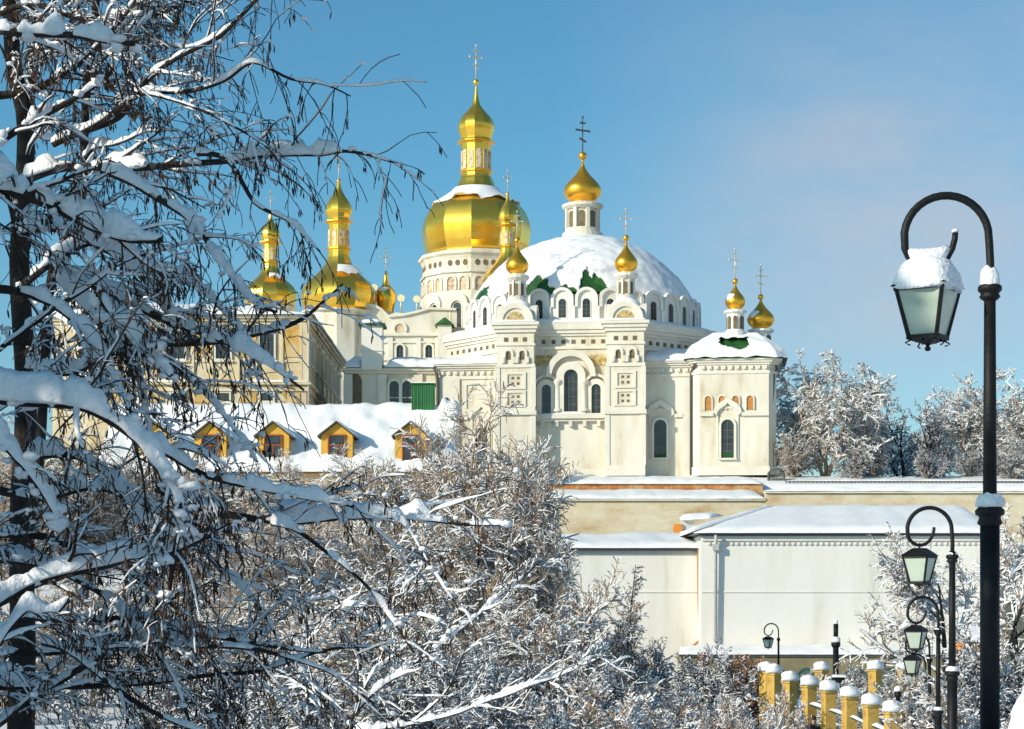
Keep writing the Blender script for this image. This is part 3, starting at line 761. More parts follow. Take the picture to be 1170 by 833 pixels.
# small cupola right of the left dome
k=228/F; x=(441-CX)*k-cb.x; y=228-cb.y; g=MB()
g.lathe(x,y,[(r*k,(HY-py)*k-cb.z) for r,py in ((9,357),(10,350),(12,344),(12.2,338),(10,332),(6,328),(4,325),(3.2,321),(2,316),(1,310))],16,0,True)
d=g.build('small_dome',['gold'],CA); top_cross(d,x,y,k,316,284,2.6)
s=MB(); s.cap(x-0.2,y-0.3,(HY-334)*k-cb.z,0.95,0.9,0.55,12,4,seed=9,sq=1); s.build('dome_snow',['snow'],d)
w=MB(); w.lathe(x,y,[(9.5*k,-2),(9.5*k,(HY-357)*k-cb.z)],12,0,False); w.build('small_drum',['plaster'],CA)
# ================================================================ terrain
def lerp_pts(pts,t):
    if t<=pts[0][0]: return pts[0][1]
    for (a,va),(b,vb) in zip(pts,pts[1:]):
        if t<=b: return va+(vb-va)*(t-a)/(b-a)
    return pts[-1][1]
RIGHT=[(-60,-2.2),(0,-1.8),(10,-1.6),(18,-1.5),(34,-3.5),(49,-5.1),(60,-5.7),(75,-6.0),(120,-6.3),(140.3,-6.3),(140.7,7.3),(146.2,7.5),(146.6,8.9),(152,10.15),(300,11),(900,10)]
LEFT=[(-60,-2.2),(0,-1.9),(15,-2.5),(35,-3.3),(60,-3.2),(85,-1.6),(112,1.2),(130,3.0),(147,3.4),(148.2,9.9),(300,11),(900,10)]
def gz(x,y):
    e=-3.0-4*max(0,min(1,(60-y)/60))
    t=max(0,min(1,(x-e+7)/14)) if y<135 else (1.0 if x>-4.1 else 0.0)
    t=t*t*(3-2*t)
    z=lerp_pts(LEFT,y)*(1-t)+lerp_pts(RIGHT,y)*t
    amp=0.22 if y<139 else 0.05
    z+=amp*noise.noise(Vector((x*0.23,y*0.23,0.7)))+0.3*amp*noise.noise(Vector((x*0.9,y*0.9,1.7)))
    return z
xs=[-500,-300,-180,-110,-75,-55]+[-45+i for i in range(102)]+[60,75,110,180,300,500]
ys=[-60,-40,-25,-15,-8,-4]+[i*1.0 for i in range(140)]+[140.3,140.7,143,146.2,146.6,149,152,158,170,200,260,360,520,900]
b=MB(); vs=[(x,y,gz(x,y)) for y in ys for x in xs]; n=len(xs)
b.add(vs,[(j*n+i,j*n+i+1,(j+1)*n+i+1,(j+1)*n+i) for j in range(len(ys)-1) for i in range(n-1)],0,True)
g=b.build('ground',['snow']); g['kind']='structure'

# ================================================================ ochre palace on the left
DW=153.0; kw=DW/F
PX0,PX1=Xp(60,DW),Xp(350,DW)
HB=10.0
PA=thing('palace','ochre and cream two storey palace with snowy roof behind the yellow dormers','palace',((PX0+PX1)/2,DW,HB))
o=PA.location.copy()
def pw(px): return Xp(px,DW)-o.x
def pz(py): return Zp(py,DW)-HB
L,Rr=pw(60),pw(350); DEP=31.0
b=MB(); b.box(L,Rr,0,DEP,0,pz(361)); b.build('wall',['palace'],PA)
t=MB(); pnl=MB()
for py0,py1,e in ((364,361,0.45),(367,364.2,0.25),(371,369,0.12),(440,437,0.4),(447,440.2,0.15),(414,411.5,0.1)):
    t.box(L-e,Rr+e,-e,DEP+e,pz(py0),pz(py1)-0.003)
cols=[305,255,203,150,98]
for px in cols:
    pnl.box(pw(px)-0.0+1.35,pw(px)+2.65,-0.08,0.01,pz(408),pz(373))
    pnl.build('ochre_panel',['ochre_wall'],PA); pnl=MB(); pnl.box(pw(px)+1.35,pw(px)+2.65,-0.07,0.012,pz(460),pz(449)); pnl.build('ochre_panel',['ochre_wall'],PA); pnl=MB()
    t.box(pw(px)+1.15,pw(px)+1.33,-0.16,0.01,pz(436.5),pz(371.5)); t.box(pw(px)+2.67,pw(px)+2.85,-0.16,0.01,pz(436.5),pz(371.5))
t.box(Rr-0.5,Rr+0.14,-0.14,0.4,pz(436.9),pz(371.2))
for k in range(8):                                            # bays of the long side wall
    yy=1.0+k*3.8
    t.box(Rr-0.02,Rr+0.15,yy,yy+0.5,pz(436.9),pz(371.2))
    t.box(Rr-0.02,Rr+0.12,yy+0.9,yy+2.5,pz(418),pz(416)); t.box(Rr-0.02,Rr+0.16,yy+0.8,yy+2.6,pz(381),pz(378))
t.build('wall_trim',['palace'],PA)
def rect_window(parent,loc,w,h,rotz=0.0,trim=0.14,mats=('trim','glass','frame_dark')):
    f=MB(); f.strip([(-w/2-trim,-trim),(w/2+trim,-trim),(w/2+trim,h+trim),(-w/2-trim,h+trim)],[(-w/2,0),(w/2,0),(w/2,h),(-w/2,h)],-0.14,0.02,0,None,True)
    f.box(-w/2-trim-0.1,w/2+trim+0.1,-0.24,0.0,h+trim+0.003,h+trim+0.16); f.box(-w/2-trim-0.1,w/2+trim+0.1,-0.22,0.015,-trim-0.12,-trim-0.003)
    fo=f.build('window',[mats[0]],parent,loc=loc,rotz=rotz)
    g=MB(); g.box(-w/2+.002,w/2-.002,-0.03,0.01,0.002,h-.002,0)
    g.box(-0.03,0.03,-0.06,-0.033,0.01,h-0.01,1); g.box(-w/2+0.01,w/2-0.01,-0.058,-0.032,h*0.62,h*0.62+0.06,1); g.box(-w/2+0.01,w/2-0.01,-0.058,-0.032,h*0.32,h*0.32+0.05,1)
    g.build('pane',[mats[1],mats[2]],fo); return fo
for px in cols:
    rect_window(PA,(pw(px),-0.02,pz(410)),1.15,2.05)
    f=rect_window(PA,(pw(px),-0.02,pz(458)),1.0,0.6)
for k in range(7):
    rect_window(PA,(Rr+0.02,1.0+k*3.8+1.9,pz(411)),1.0,1.8,PI/2)
r=MB(); e=0.6
r.vprism([(L-e,-e),(Rr+e,-e),(Rr+e,DEP+e),(L-e,DEP+e)],pz(361),pz(331),0,[(L+8,9),(Rr-8,12),(Rr-8,18),(L+8,18)])
r.build('roof',['grey_roof'],PA)
s=MB(); zt_=pz(361)+0.02; z2=pz(331)+0.05
s.snow_quad((L-e,-e-0.1,zt_),(Rr+e,-e-0.1,zt_),(Rr-8,12,z2),(L+8,9,z2),0.45,40,12,seed=3)
s.snow_quad((Rr+e+0.1,-e,zt_),(Rr+e+0.1,DEP+e,zt_),(Rr-8,18,z2),(Rr-8,12,z2),0.4,20,10,seed=4,up=Vector((0.4,0,0.9)))
s.build('roof_snow',['snow'],PA)
s=MB(); s.snow_quad((L-0.4,-0.42,pz(437)),(Rr+0.4,-0.42,pz(437)),(Rr+0.4,-0.03,pz(437)+0.03),(L-0.4,-0.03,pz(437)+0.03),0.16,50,3,seed=8); s.build('ledge_snow',['snow'],PA)
p=MB(); p.tube([(Rr+0.25,-0.3,pz(362)),(Rr+0.22,-0.22,pz(368)),(Rr+0.22,-0.22,0)],0.09,7); p.build('downpipe',['pipe_grey'],PA)

# ================================================================ low service hall between palace and church
DS=158.0
HS=thing('service_hall','low grey cream hall with white chimney block between palace and church','hall',W(448,545,DS)); o=HS.location.copy()
hx=lambda px:Xp(px,DS)-o.x
hz=lambda py:Zp(py,DS)-o.z
b=MB(); b.box(hx(396),hx(512),0,9,0,hz(421)); b.build('wall',['plaster'],HS)
t=MB()
for a,c,e in ((424,421,0.35),(427,424.2,0.15),(455,453,0.0)): t.box(hx(396)-e,hx(512)+e,-e-0.06,9,hz(a),hz(c)-0.003)
for px in (398,437,478): t.box(hx(px)-0.35,hx(px)+0.35,-0.2,0.01,0,hz(428))
t.build('wall_trim',['trim'],HS)
for px in (450.5,465): arched_window(HS,(hx(px),-0.02,hz(461)),0.78,1.85,trim=0.2,dep=0.16,bars=(1,2))
d=MB(); d.prism(arch_pts(hx(403),hz(470),1.5,3.2),-0.08,0.02); d.build('shade_arch',['hole'],HS)  # flat dark panel, shade of an arched opening put into its colour
r=MB(); r.vprism([(hx(395),-0.5),(hx(513),-0.5),(hx(513),9),(hx(395),9)],hz(421),hz(407),0,[(hx(399),6),(hx(511),6),(hx(511),8),(hx(399),8)]); r.build('roof',['green_roof'],HS)
s=MB()
s.snow_quad((hx(395)-.1,-0.6,hz(421)+0.02),(hx(413),-0.6,hz(421)+0.02),(hx(413),6,hz(402)),(hx(398),6,hz(402)),0.4,10,8,seed=2)
s.snow_quad((hx(440),-0.6,hz(421)+0.02),(hx(513),-0.6,hz(421)+0.02),(hx(511),4,hz(409)),(hx(440),4,hz(409)),0.55,24,8,seed=6)
s.build('roof_snow',['snow'],HS)
c=MB(); c.box(hx(413.5),hx(437),-0.5,1.6,hz(423),hz(373)); c.box(hx(413.5)-0.08,hx(437)+0.08,-0.58,1.68,hz(402),hz(400)); c.build('chimney_block',['plaster_white'],HS)
cc=[o_ for o_ in HS.children if o_.name.startswith('chimney_block')][0]
q=MB(); q.box(hx(413.5)-0.25,hx(437)+0.25,-0.75,1.85,hz(373)+0.003,hz(370.5)); q.build('chimney_cap',['green_roof'],cc)
q=MB(); q.cap((hx(413.5)+hx(437))/2,0.55,hz(370.5),0.95,1.3,0.45,16,5,seed=4); q.build('chimney_snow',['snow'],cc)

# ================================================================ green shed and green fence
DG=143.7
GS=thing('green_shed','upright green plank shed above the dormer roof, left of the church','shed',W(483,482,DG)); o=GS.location.copy()
kx=DG/F; b=MB(); b.box(-12.5*kx,13.5*kx,0,1.6,-1.0,(482-439)*kx)
for i in range(7): b.box(-12.5*kx+i*0.26-0.02,-12.5*kx+i*0.26+0.02,-0.02,0.01,-1.0,(482-440)*kx)
b.build('plank_wall',['green'],GS)
b=MB(); b.box(-13.5*kx,14.5*kx,-0.1,1.7,(482-439)*kx+.003,(482-437.6)*kx); b.build('shed_roof',['green_roof'],GS)
b=MB(); b.box(-13.5*kx,14.5*kx,-0.1,1.7,(482-437.6)*kx+.003,(482-436.6)*kx); b.build('shed_snow',['snow'],GS)
GF=thing('green_fence','low dark green board fence running behind the snowy dormer roof','fence',W(470,480,DG+0.8)); o=GF.location.copy(); k2=(DG+0.8)/F
for x0,x1,yt in ((416,470,461.5),(497,522,462.5)):
    b=MB(); b.box((x0-470)*k2,(x1-470)*k2,1.0,1.12,-1.5,(480-yt)*k2); b.build('board_panel',['green'],GF)
for px in (417,435,453,500,520):
    b=MB(); b.box((px-470)*k2-0.06,(px-470)*k2+0.06,0.92,1.0,-1.5,(480-461)*k2); b.build('post',['green_roof'],GF)

# ================================================================ long house with the yellow dormers
DD=138.0; kd=DD/F
hb=Zp(540,DD)-7.5
DH=thing('dormer_house','long low house under thick roof snow with a row of yellow dormers','house',(Xp(330,DD),DD,hb)); o=DH.location.copy()
ex=lambda px:Xp(px,DD)-o.x
ez=lambda py:Zp(py,DD)-o.z
x0,x1=ex(110),ex(522); zE=ez(541); zR=Zp(463.5,146.0)-o.z
b=MB(); b.box(x0+.3,x1-.3,0.4,12,0,zE-0.1); b.build('wall',['stone_wall'],DH)
b=MB(); b.box(x0,x1,0.05,12.3,zE-0.12,zE+0.08); b.build('eave_board',['pipe_brown'],DH)
b=MB(); b.prism([(0,zE+0.083),(12.6,zE+0.083),(7.2,zR-0.15),(6.8,zR-0.15)],x0,x1,0,Matrix(((0,1,0,0),(1,0,0,0),(0,0,1,0),(0,0,0,1)))); b.build('roof',['green_roof'],DH)
s=MB(); s.snow_quad((x0-.2,-0.15,zE+0.1),(x1+.15,-0.15,zE+0.1),(x1-.1,7.1,zR-0.1),(x0,7.1,zR-0.1),0.5,90,18,seed=1.5,amp=0.3,edge=0.07); s.build('roof_snow',['snow'],DH)
s=MB()
s.cap(ex(510),5.3,zR-1.4,0.9,1.6,1.5,14,6,seed=3.3,rough=0.35); s.cap(ex(517),4.0,zR-2.2,0.45,1.3,1.7,14,6,seed=8,rough=0.35)
s.build('drift_snow',['snow'],DH)
def dormer():
    d=MB(); w=1.14; h0=zE+0.72; hE=zE+2.78; hA=zE+3.70
    d.prism([(-w,h0),(w,h0),(w,hE),(0,hA),(-w,hE)],0.0,4.9)
    f=d.build('dormer',['ochre'],DH)
    r=MB()
    for sg in (-1,1):
        a=(0,hA+0.05); c=(sg*(w+0.24),hE-0.14)
        pts=[a,(a[0],a[1]+0.1),(c[0],c[1]+0.1),c]
        if sg<0: pts=pts[::-1]
        r.prism(pts[::-1],-0.32,4.6)
    r.build('dormer_roof',['frame_dark'],f)
    for (aa,bb) in (((-w,h0),(-w,hE)),):
        pass
    sd=MB(); sd.box(-w-0.02,-w+0.0,0.1,3.6,h0+0.2,hE-0.1); sd.build('dormer_cheek',['green_roof'],f)
    q=MB()
    q.snow_quad((-w-0.3,-0.34,hE-0.04),(-w-0.3,4.4,hE-0.04),(0,4.4,hA+0.15),(0,-0.34,hA+0.15),0.14,10,6,seed=2,up=Vector((-0.5,0,0.85)))
    q.snow_quad((w+0.3,-0.34,hE-0.04),(w+0.3,4.4,hE-0.04),(0,4.4,hA+0.15),(0,-0.34,hA+0.15),0.14,10,6,seed=5,up=Vector((0.5,0,0.85)))
    q.build('dormer_snow',['snow'],f)
    v=MB(); z0=h0+0.06; hh=2.08; ww=0.65
    v.strip([(-ww,z0),(ww,z0),(ww,z0+hh),(-ww,z0+hh)],[(-ww+.11,z0+.1),(ww-.11,z0+.1),(ww-.11,z0+hh-.1),(-ww+.11,z0+hh-.1)],-0.1,0.02,0,None,True)
    v.box(-ww+.11,ww-.11,-0.085,0.0,z0+1.24,z0+1.36,0); v.box(-0.05,0.05,-0.08,0.0,z0+.1,z0+1.238,0)
    v.box(-ww+.11,ww-.11,-0.04,0.01,z0+.1,z0+hh-.1,1)
    v.build('dormer_window',['red_frame','glass'],f)
    return f
f0=dormer(); f0.location=(ex(469),0.55,0)
for px in (384,311,239,175):
    c=dup_tree(f0,DH); c.location=(ex(px),0.55+random.Random(px).uniform(-.05,.05),0)

# ================================================================ terrace walls
TW=thing('terrace_wall','long weathered ochre retaining wall with snow along its top below the church','wall',(Xp(720,140),140,-6.3)); o=TW.location.copy()
tx=lambda px:Xp(px,140)-o.x
tz=lambda py:Zp(py,140)-o.z
b=MB(); b.box(tx(521),tx(874),-0.3,0.35,0,tz(572.5)); b.box(tx(874)+.004,tx(1330),-0.42,0.35,0,tz(564)); b.build('masonry',['stone_wall'],TW)
b=MB(); b.box(tx(521),tx(874),-0.5,0.45,tz(572.5)+.003,tz(570.5)); b.box(tx(873),tx(1330),-0.6,0.45,tz(564)+.003,tz(562)); b.build('coping',['plaster'],TW)
s=MB()
s.snow_quad((tx(521),-0.55,tz(570.5)),(tx(874),-0.55,tz(570.5)),(tx(874),6.0,tz(570.5)+0.95),(tx(521),6.0,tz(570.5)+0.95),0.22,110,6,seed=1.1,edge=0.05,amp=0.1)
s.snow_quad((tx(872),-0.65,tz(562)),(tx(1330),-0.65,tz(562)),(tx(1330),0.5,tz(562)+0.05),(tx(872),0.5,tz(562)+0.05),0.3,110,4,seed=2.1,edge=0.1,amp=0.16)
s.build('wall_snow',['snow'],TW)
BW=thing('brick_parapet','low rusty brick parapet with snow at the foot of the church','wall',(Xp(740,146.4),146.4,7.0)); o=BW.location.copy()
bx=lambda px:Xp(px,146.4)-o.x
bz=lambda py:Zp(py,146.4)-o.z
b=MB(); b.box(bx(525),bx(871),-0.25,0.25,0,bz(553.5)); b.build('masonry',['brick'],BW)
s=MB(); s.snow_quad((bx(525),-0.4,bz(553.5)+.004),(bx(871.5),-0.4,bz(553.5)+.004),(bx(871.5),6,bz(553.5)+.85),(bx(525),6,bz(553.5)+.85),0.28,110,5,seed=3.1,edge=0.06,amp=0.12); s.build('parapet_snow',['snow'],BW)
RL=thing('foot_railing','thin dark railing with white posts along the church foot','railing',(Xp(740,150.2),150.2,9.5)); o=RL.location.copy()
rx=lambda px:Xp(px,150.2)-o.x
zr_=Zp(546.5,150.2)-9.5
b=MB()
for dz in (0,-0.22): b.box(rx(600),rx(862),-0.03,0.03,zr_+dz-0.03,zr_+dz+0.03)
b.build('rail',['frame_dark'],RL)
for px in (601,650,684,733,790,861):
    b=MB(); b.box(rx(px)-0.07,rx(px)+0.07,-0.07,0.07,0,zr_+0.08); b.build('post',['plaster_white'],RL)
# right-hand iron fence and gate on the upper terrace
FE=thing('iron_fence','black iron picket fence on the upper terrace below the frosty trees','fence',(Xp(1060,148.6),148.6,9.0)); o=FE.location.copy()
fx=lambda px:Xp(px,148.6)-o.x
zb0=0; zt0=Zp(549,148.6)-9.0
b=MB(); i=fx(898)
while i<fx(1300): b.box(i-0.03,i+0.03,-0.03,0.03,0,zt0); i+=0.3
b.build('pickets',['frame_dark'],FE)
b=MB(); b.box(fx(898),fx(1300),-0.05,0.05,zt0-0.14,zt0-0.06); b.box(fx(898),fx(1300),-0.05,0.05,0.15,0.23); b.build('rail',['frame_dark'],FE)
s=MB(); s.snow_quad((fx(898),-0.1,zt0-.05),(fx(1300),-0.1,zt0-.05),(fx(1300),0.1,zt0-.05),(fx(898),0.1,zt0-.05),0.12,140,2,seed=2,edge=0.2,amp=0.1); s.build('fence_snow',['snow'],FE)
GT=thing('iron_gate','dark arched iron gate at the right corner of the church','gate',W(887,560,150)); kk2=150/F
b=MB(); b.tube([(-9*kk2,0,0),(-9*kk2,0,20*kk2)],0.09,6); b.tube([(9*kk2,0,0),(9*kk2,0,20*kk2)],0.09,6); b.build('post',['frame_dark'],GT)
b=MB(); b.tube([(-9*kk2,0,20*kk2),(-5*kk2,0,23*kk2),(0,0,24*kk2),(5*kk2,0,23*kk2),(9*kk2,0,20*kk2)],0.07,6)
for i in range(-4,5): b.box(i*1.9*kk2-.025,i*1.9*kk2+.025,-.03,.03,0,(23-abs(i)*.6)*kk2)
for z in (2,12,17): b.box(-9*kk2,9*kk2,-.05,.05,z*kk2,z*kk2+.1)
b.build('gate_leaf',['frame_dark'],GT)

# ================================================================ white walled long house
DB=124.0
WH=thing('white_house','long white walled building with snow covered hipped roof below the terrace','building',(Xp(800,DB),DB,-6.4)); o=WH.location.copy()
wx=lambda px,D=DB:Xp(px,D)-o.x
wz=lambda py,D=DB:Zp(py,D)-o.z
b=MB(); b.box(wx(520),wx(803),0,7,0,wz(629.5)); b.box(wx(801,122),wx(1130,122),-2,8,0,wz(612,122)); b.build('wall',['plaster_white'],WH)
t=MB()
t.box(wx(520),wx(806),-0.4,6.9,wz(629.5)+.003,wz(627)); t.box(wx(806,122)-.4,wx(1130,122)+.4,-2.45,8.2,wz(612,122)+.003,wz(610,122))
t.build('eave_board',['frame_dark'],WH)
t=MB()
xx=wx(808,122)
while xx<wx(1128,122): t.box(xx,xx+0.17,-2.12,-1.99,wz(622.5,122),wz(619.5,122)); xx+=0.36
t.box(wx(801,122)+.05,wx(1130,122)-.05,-2.06,-1.99,wz(677,122),wz(675.5,122)); t.box(wx(640),wx(800),-0.06,0.01,wz(677),wz(675.6))
t.box(wx(801,122)+.05,wx(1130,122)-.05,-2.16,-1.99,wz(618,122),wz(612.4,122))
t.build('wall_trim',['plaster_white'],WH)
r=MB()
r.prism([(-0.4,wz(627)+.003),(6.9,wz(627)+.003),(6.9,wz(627)+1.0)],wx(520),wx(806),0,Matrix(((0,1,0,0),(1,0,0,0),(0,0,1,0),(0,0,0,1))))
ze=wz(610,122); zr2=Zp(578.5,131)-o.z
r.vprism([(wx(792,122),-2.5),(wx(1132,122)+.4,-2.5),(wx(1132,122)+.4,15),(wx(792,122),15)],ze+.003,zr2-.1,0,[(wx(888,131),7),(wx(1100,131),7),(wx(1100,131),7.6),(wx(888,131),7.6)])
r.build('roof',['grey_roof'],WH)
s=MB()
s.snow_quad((wx(520),-0.55,wz(627)+.02),(wx(808),-0.55,wz(627)+.02),(wx(800),6.9,wz(627)+1.05),(wx(520),6.9,wz(627)+1.05),0.3,60,8,seed=4.4,amp=0.12,edge=0.1)
s.snow_quad((wx(791,122),-2.65,ze+.02),(wx(1133,122)+.5,-2.65,ze+.02),(wx(1100,131),7.1,zr2-.05),(wx(886,131),7.1,zr2-.05),0.3,70,12,seed=5.5,amp=0.08,edge=0.07)
s.snow_quad((wx(789,122)-.2,14,ze+.02),(wx(789,122)-.2,-2.55,ze+.02),(wx(886,131),7.0,zr2-.05),(wx(886,131),7.7,zr2-.05),0.3,20,12,seed=6.5,amp=0.08,edge=0.07,up=Vector((-0.25,0,0.95)))
s.build('roof_snow',['snow'],WH)
c=MB(); kc=133/F; c.box(wx(770,133),wx(779,133),8.6,9.8,wz(626,133),wz(599,133)); c.build('brick_chimney',['orange'],WH)
c=MB(); c.box(wx(779,133)+.02,wx(793,133),8.8,11,wz(622,133),wz(595,133)); c.build('grey_dormer',['pipe_grey'],WH)
s=MB(); s.snow_quad((wx(777,133),8.4,wz(595,133)),(wx(812,133),8.4,wz(593,133)),(wx(830,133),11,wz(588,133)),(wx(779,133),11,wz(590,133)),0.3,12,5,seed=3); s.build('dormer_snow',['snow'],WH)
p=MB(); p.tube([(wx(797.5),-0.55,wz(628)),(wx(797.5),-0.25,wz(636)),(wx(798),-0.22,wz(690)),(wx(799.5),-0.22,wz(731)),(wx(790),-0.5,wz(739))],0.085,8); p.build('downpipe',['pipe_brown'],WH)
p=MB(); p.tube([(wx(817,122),-2.6,wz(612,122)),(wx(817,122),-2.3,wz(622,122)),(wx(817.3,122),-2.22,wz(735,122))],0.11,8); p.box(wx(817,122)-.2,wx(817,122)+.2,-2.5,-2.1,wz(629,122),wz(622,122)); p.build('downpipe',['pipe_grey'],WH)
# plinth wall with snow shelf below it
PL=thing('plinth_wall','olive plaster wall under the snow shelf of the white building','wall',(Xp(950,119.5),119.5,-6.6)); o=PL.location.copy()
qx=lambda px:Xp(px,119.5)-o.x
qz=lambda py:Zp(py,119.5)-o.z
b=MB(); b.box(qx(778),qx(1150),0,2.4,0,qz(750.5)); b.build('masonry',['olive'],PL)
b=MB(); b.box(qx(777),qx(1151),-0.12,0.15,qz(750.5)+.003,qz(748)); b.build('coping',['frame_dark'],PL)
s=MB(); s.snow_quad((qx(776),-0.2,qz(748)+.003),(qx(1151),-0.2,qz(748)+.003),(qx(1151),2.6,qz(742)+.1),(qx(782),2.6,qz(742)+.1),0.22,90,6,seed=2.7,edge=0.1,amp=0.1); s.build('shelf_snow',['snow'],PL)

# ================================================================ ochre fence pillars with snow caps
PIL=thing('fence_pillar','','pillar',(0,0,0),R(16),'ochre pillars of the garden fence')
b=MB(); b.box(-0.18,0.18,-0.18,0.18,0,2.12); b.build('shaft',['pillar'],PIL)
b=MB(); b.box(-0.22,0.22,-0.22,0.22,2.123,2.2); b.build('cap_stone',['pillar'],PIL)
b=MB(); b.cap(0,0,2.202,0.30,0.30,0.33,18,7,seed=1,sq=0.7,rough=0.25); b.build('snow_cap',['snow_fine'],PIL)
row=[(1019.5,815,56),(995,807,57.8),(970.5,798,59.6),(946.5,791,61.4),(924.5,785,63.5),(902.5,780,66),(884,771,69.5)]
lab=['nearest ochre fence pillar with snow cap, lowest in its row','second ochre pillar from the lamp posts, square snow cap','third ochre pillar from the lamp posts in the descending row','fourth ochre pillar from the lamp posts, rail on its right','tall bright ochre pillar right of the person in dark red','shaded ochre pillar left of the person, beside the blue panel','shaded ochre pillar left of the blue panel','brown pillar with deep snow heap, leftmost of the fence']
def put_pillar(o,px,py,D,label,sc=1.0):
    p=W(px,py,D); o.location=(p.x,p.y,p.z-2.22*sc); o.scale=(sc,sc,sc); o['label']=label
pill=[]
for i,(px,py,D) in enumerate(row):
    o=PIL if i==0 else dup_tree(PIL)
    put_pillar(o,px,py-3,D,lab[i]); o.rotation_euler.z=R(16 if i<4 else 16+9*(i-3)); pill.append(o)
o=dup_tree(PIL); put_pillar(o,875.5,766,75,lab[7],1.1); o.rotation_euler.z=R(38); pill.append(o)
for px,py,D,sc,l in ((938.5,765,84,1.15,'lone brown pillar with snow cap beside the dark box'),(1000,764,84,1.2,'brown pillar with snow cap behind the four near pillars'),(1031,764,86,0.9,'thin far pillar with round snow cap behind the lamp posts')):
    o=dup_tree(PIL); put_pillar(o,px,py,D,l,sc); o.rotation_euler.z=R(40)
# snowy rails between the near pillars
rail=None
for i in range(len(pill)-4):
    a,c=pill[i].location,pill[i+1].location
    for hgt in (1.62,):
        pass
    n=(Vector(c)-Vector(a)); L_=n.length
    rt=thing('fence_rail','','rail',tuple(a+Vector((0,0,1.55))),math.atan2(n.y,n.x),'snowy rails between ochre pillars')
    rt['label']=['snow topped iron rail between nearest two pillars','snow topped iron rail between second and third pillars','snow topped iron rail between third and fourth pillars','snow topped iron rail left of the fourth pillar'][i]
    dz=c.z-a.z
    for z in (0,-0.6):
        b=MB(); b.tube([(0.2,0,z),(L_-0.2,0,z+dz)],0.035,6); b.build('bar',['iron_green'],rt)
    b=MB(); b.snow_quad((0.22,-0.06,0.03),(L_-0.22,-0.06,0.03+dz),(L_-0.22,0.06,0.03+dz),(0.22,0.06,0.03),0.09,16,3,seed=i,edge=0.2); b.build('rail_snow',['snow_fine'],rt)

# ================================================================ green iron fence with arched tops behind the pillars
IG=thing('garden_gate_fence','blue green iron fence with arched bays in front of the olive wall','fence',(Xp(950,96),96,-6.2)); o=IG.location.copy(); kg=96/F
gx=lambda px:Xp(px,96)-o.x
gz_=lambda py:Zp(py,96)-o.z
for c0,c1 in ((866,906),(906,936),(958,996),(996,1034)):
    b=MB(); m=(c0+c1)/2; hw=(c1-c0)/2
    arc_=[(gx(m-hw+2*hw*i/12),0,gz_(778)+(gz_(764)-gz_(778))*math.sin(PI*i/12)) for i in range(13)]
    b.tube(arc_,0.07,6)
    for i in range(0,13):
        p=arc_[i]; b.box(p[0]-0.035,p[0]+0.035,-.03,.03,0.05,p[2])
    b.box(gx(c0),gx(c1),-.04,.04,0.3,0.38); b.box(gx(c0),gx(c1),-.04,.04,gz_(780),gz_(780)+.08)
    b.build('arched_bay',['iron_green'],IG)
BX=thing('letter_box','black box with a snowy lid under the broken lamp post','box',(Xp(960,88),88,Zp(792,88)))
k=88/F; b=MB(); b.box(-8*k,8*k,0,.6,0,18*k); b.build('case',['iron'],BX)
for z in (4,10): 
    b=MB(); b.box(-8.6*k,8.6*k,-.06,-.003,z*k,(z+1.6)*k); b.build('slat',['iron_green'],BX)
b=MB(); b.snow_quad((-8.6*k,-.1,18*k),(8.6*k,-.1,18*k),(8.6*k,.7,18*k),(-8.6*k,.7,18*k),0.12,10,5); b.build('lid_snow',['snow_fine'],BX)
b=MB(); b.box(-7*k,-6*k,.05,.15,-1.6,0.0); b.box(6*k,7*k,.05,.15,-1.6,0.0); b.build('stand',['iron'],BX)
BP=thing('blue_board','small blue two panel board between the shaded ochre pillars','sign',(Xp(915,69),69,Zp(838,69)))
k=69/F; b=MB(); b.box(-4.5*k,4.5*k,0,.06,(838-829)*k,(838-814)*k); b.build('lower_panel',['blue'],BP)
b=MB(); b.box(-4.5*k,4.5*k,0,.06,(838-813)*k,(838-799)*k); b.build('upper_panel',['blue'],BP)
b=MB(); b.box(-5.2*k,5.2*k,.065,.12,-.9,(838-797)*k); b.build('backing',['frame_dark'],BP)
OS=thing('orange_shed','small orange walled shed with snowy roof behind the right tree','shed',(Xp(1115,100),100,-6.2)); k=100/F
b=MB(); b.box(-12*k,16*k,0,3,0,-Zp(0,1)*0+Zp(734,100)+6.2); b.build('wall',['orange'],OS)
h=Zp(734,100)+6.2
b=MB(); b.vprism([(-14*k,-.3),(18*k,-.3),(18*k,3.3),(-14*k,3.3)],h+.003,h+.9,0,[(-12*k,1.4),(16*k,1.4),(16*k,1.6),(-12*k,1.6)]); b.build('roof',['grey_roof'],OS)
b=MB(); b.snow_quad((-15*k,-.4,h+.02),(19*k,-.4,h+.02),(16*k,1.5,h+.95),(-12*k,1.5,h+.95),.25,14,6); b.build('roof_snow',['snow'],OS)
LW=thing('low_dark_wall','low black stone wall under snow among the bushes','wall',(Xp(765,72),72,gz(Xp(765,72),72)-.2)); k=72/F; hh=Zp(824,72)-LW.location.z
b=MB(); b.box(-42*k,42*k,-.2,.2,0,hh); b.build('masonry',['bark'],LW)
b=MB(); b.snow_quad((-42*k,-.25,hh+.003),(42*k,-.25,hh+.003),(42*k,.25,hh+.003),(-42*k,.25,hh+.003),.2,40,4,seed=3,edge=.15); b.build('wall_snow',['snow'],LW)
SP=tag(MB.build.__get__((lambda m:(m.cap(0,0,0,.34,.4,.72,36,14,seed=2.4,sq=.85,rough=.3,fe=.7),m)[1])(MB()))('snow_pile',['snow_fine'],None,(0,0,0),(Xp(1188,22),22,Zp(852,22))),'rounded white snow heap at the right edge beside the near lamp post','snow pile')
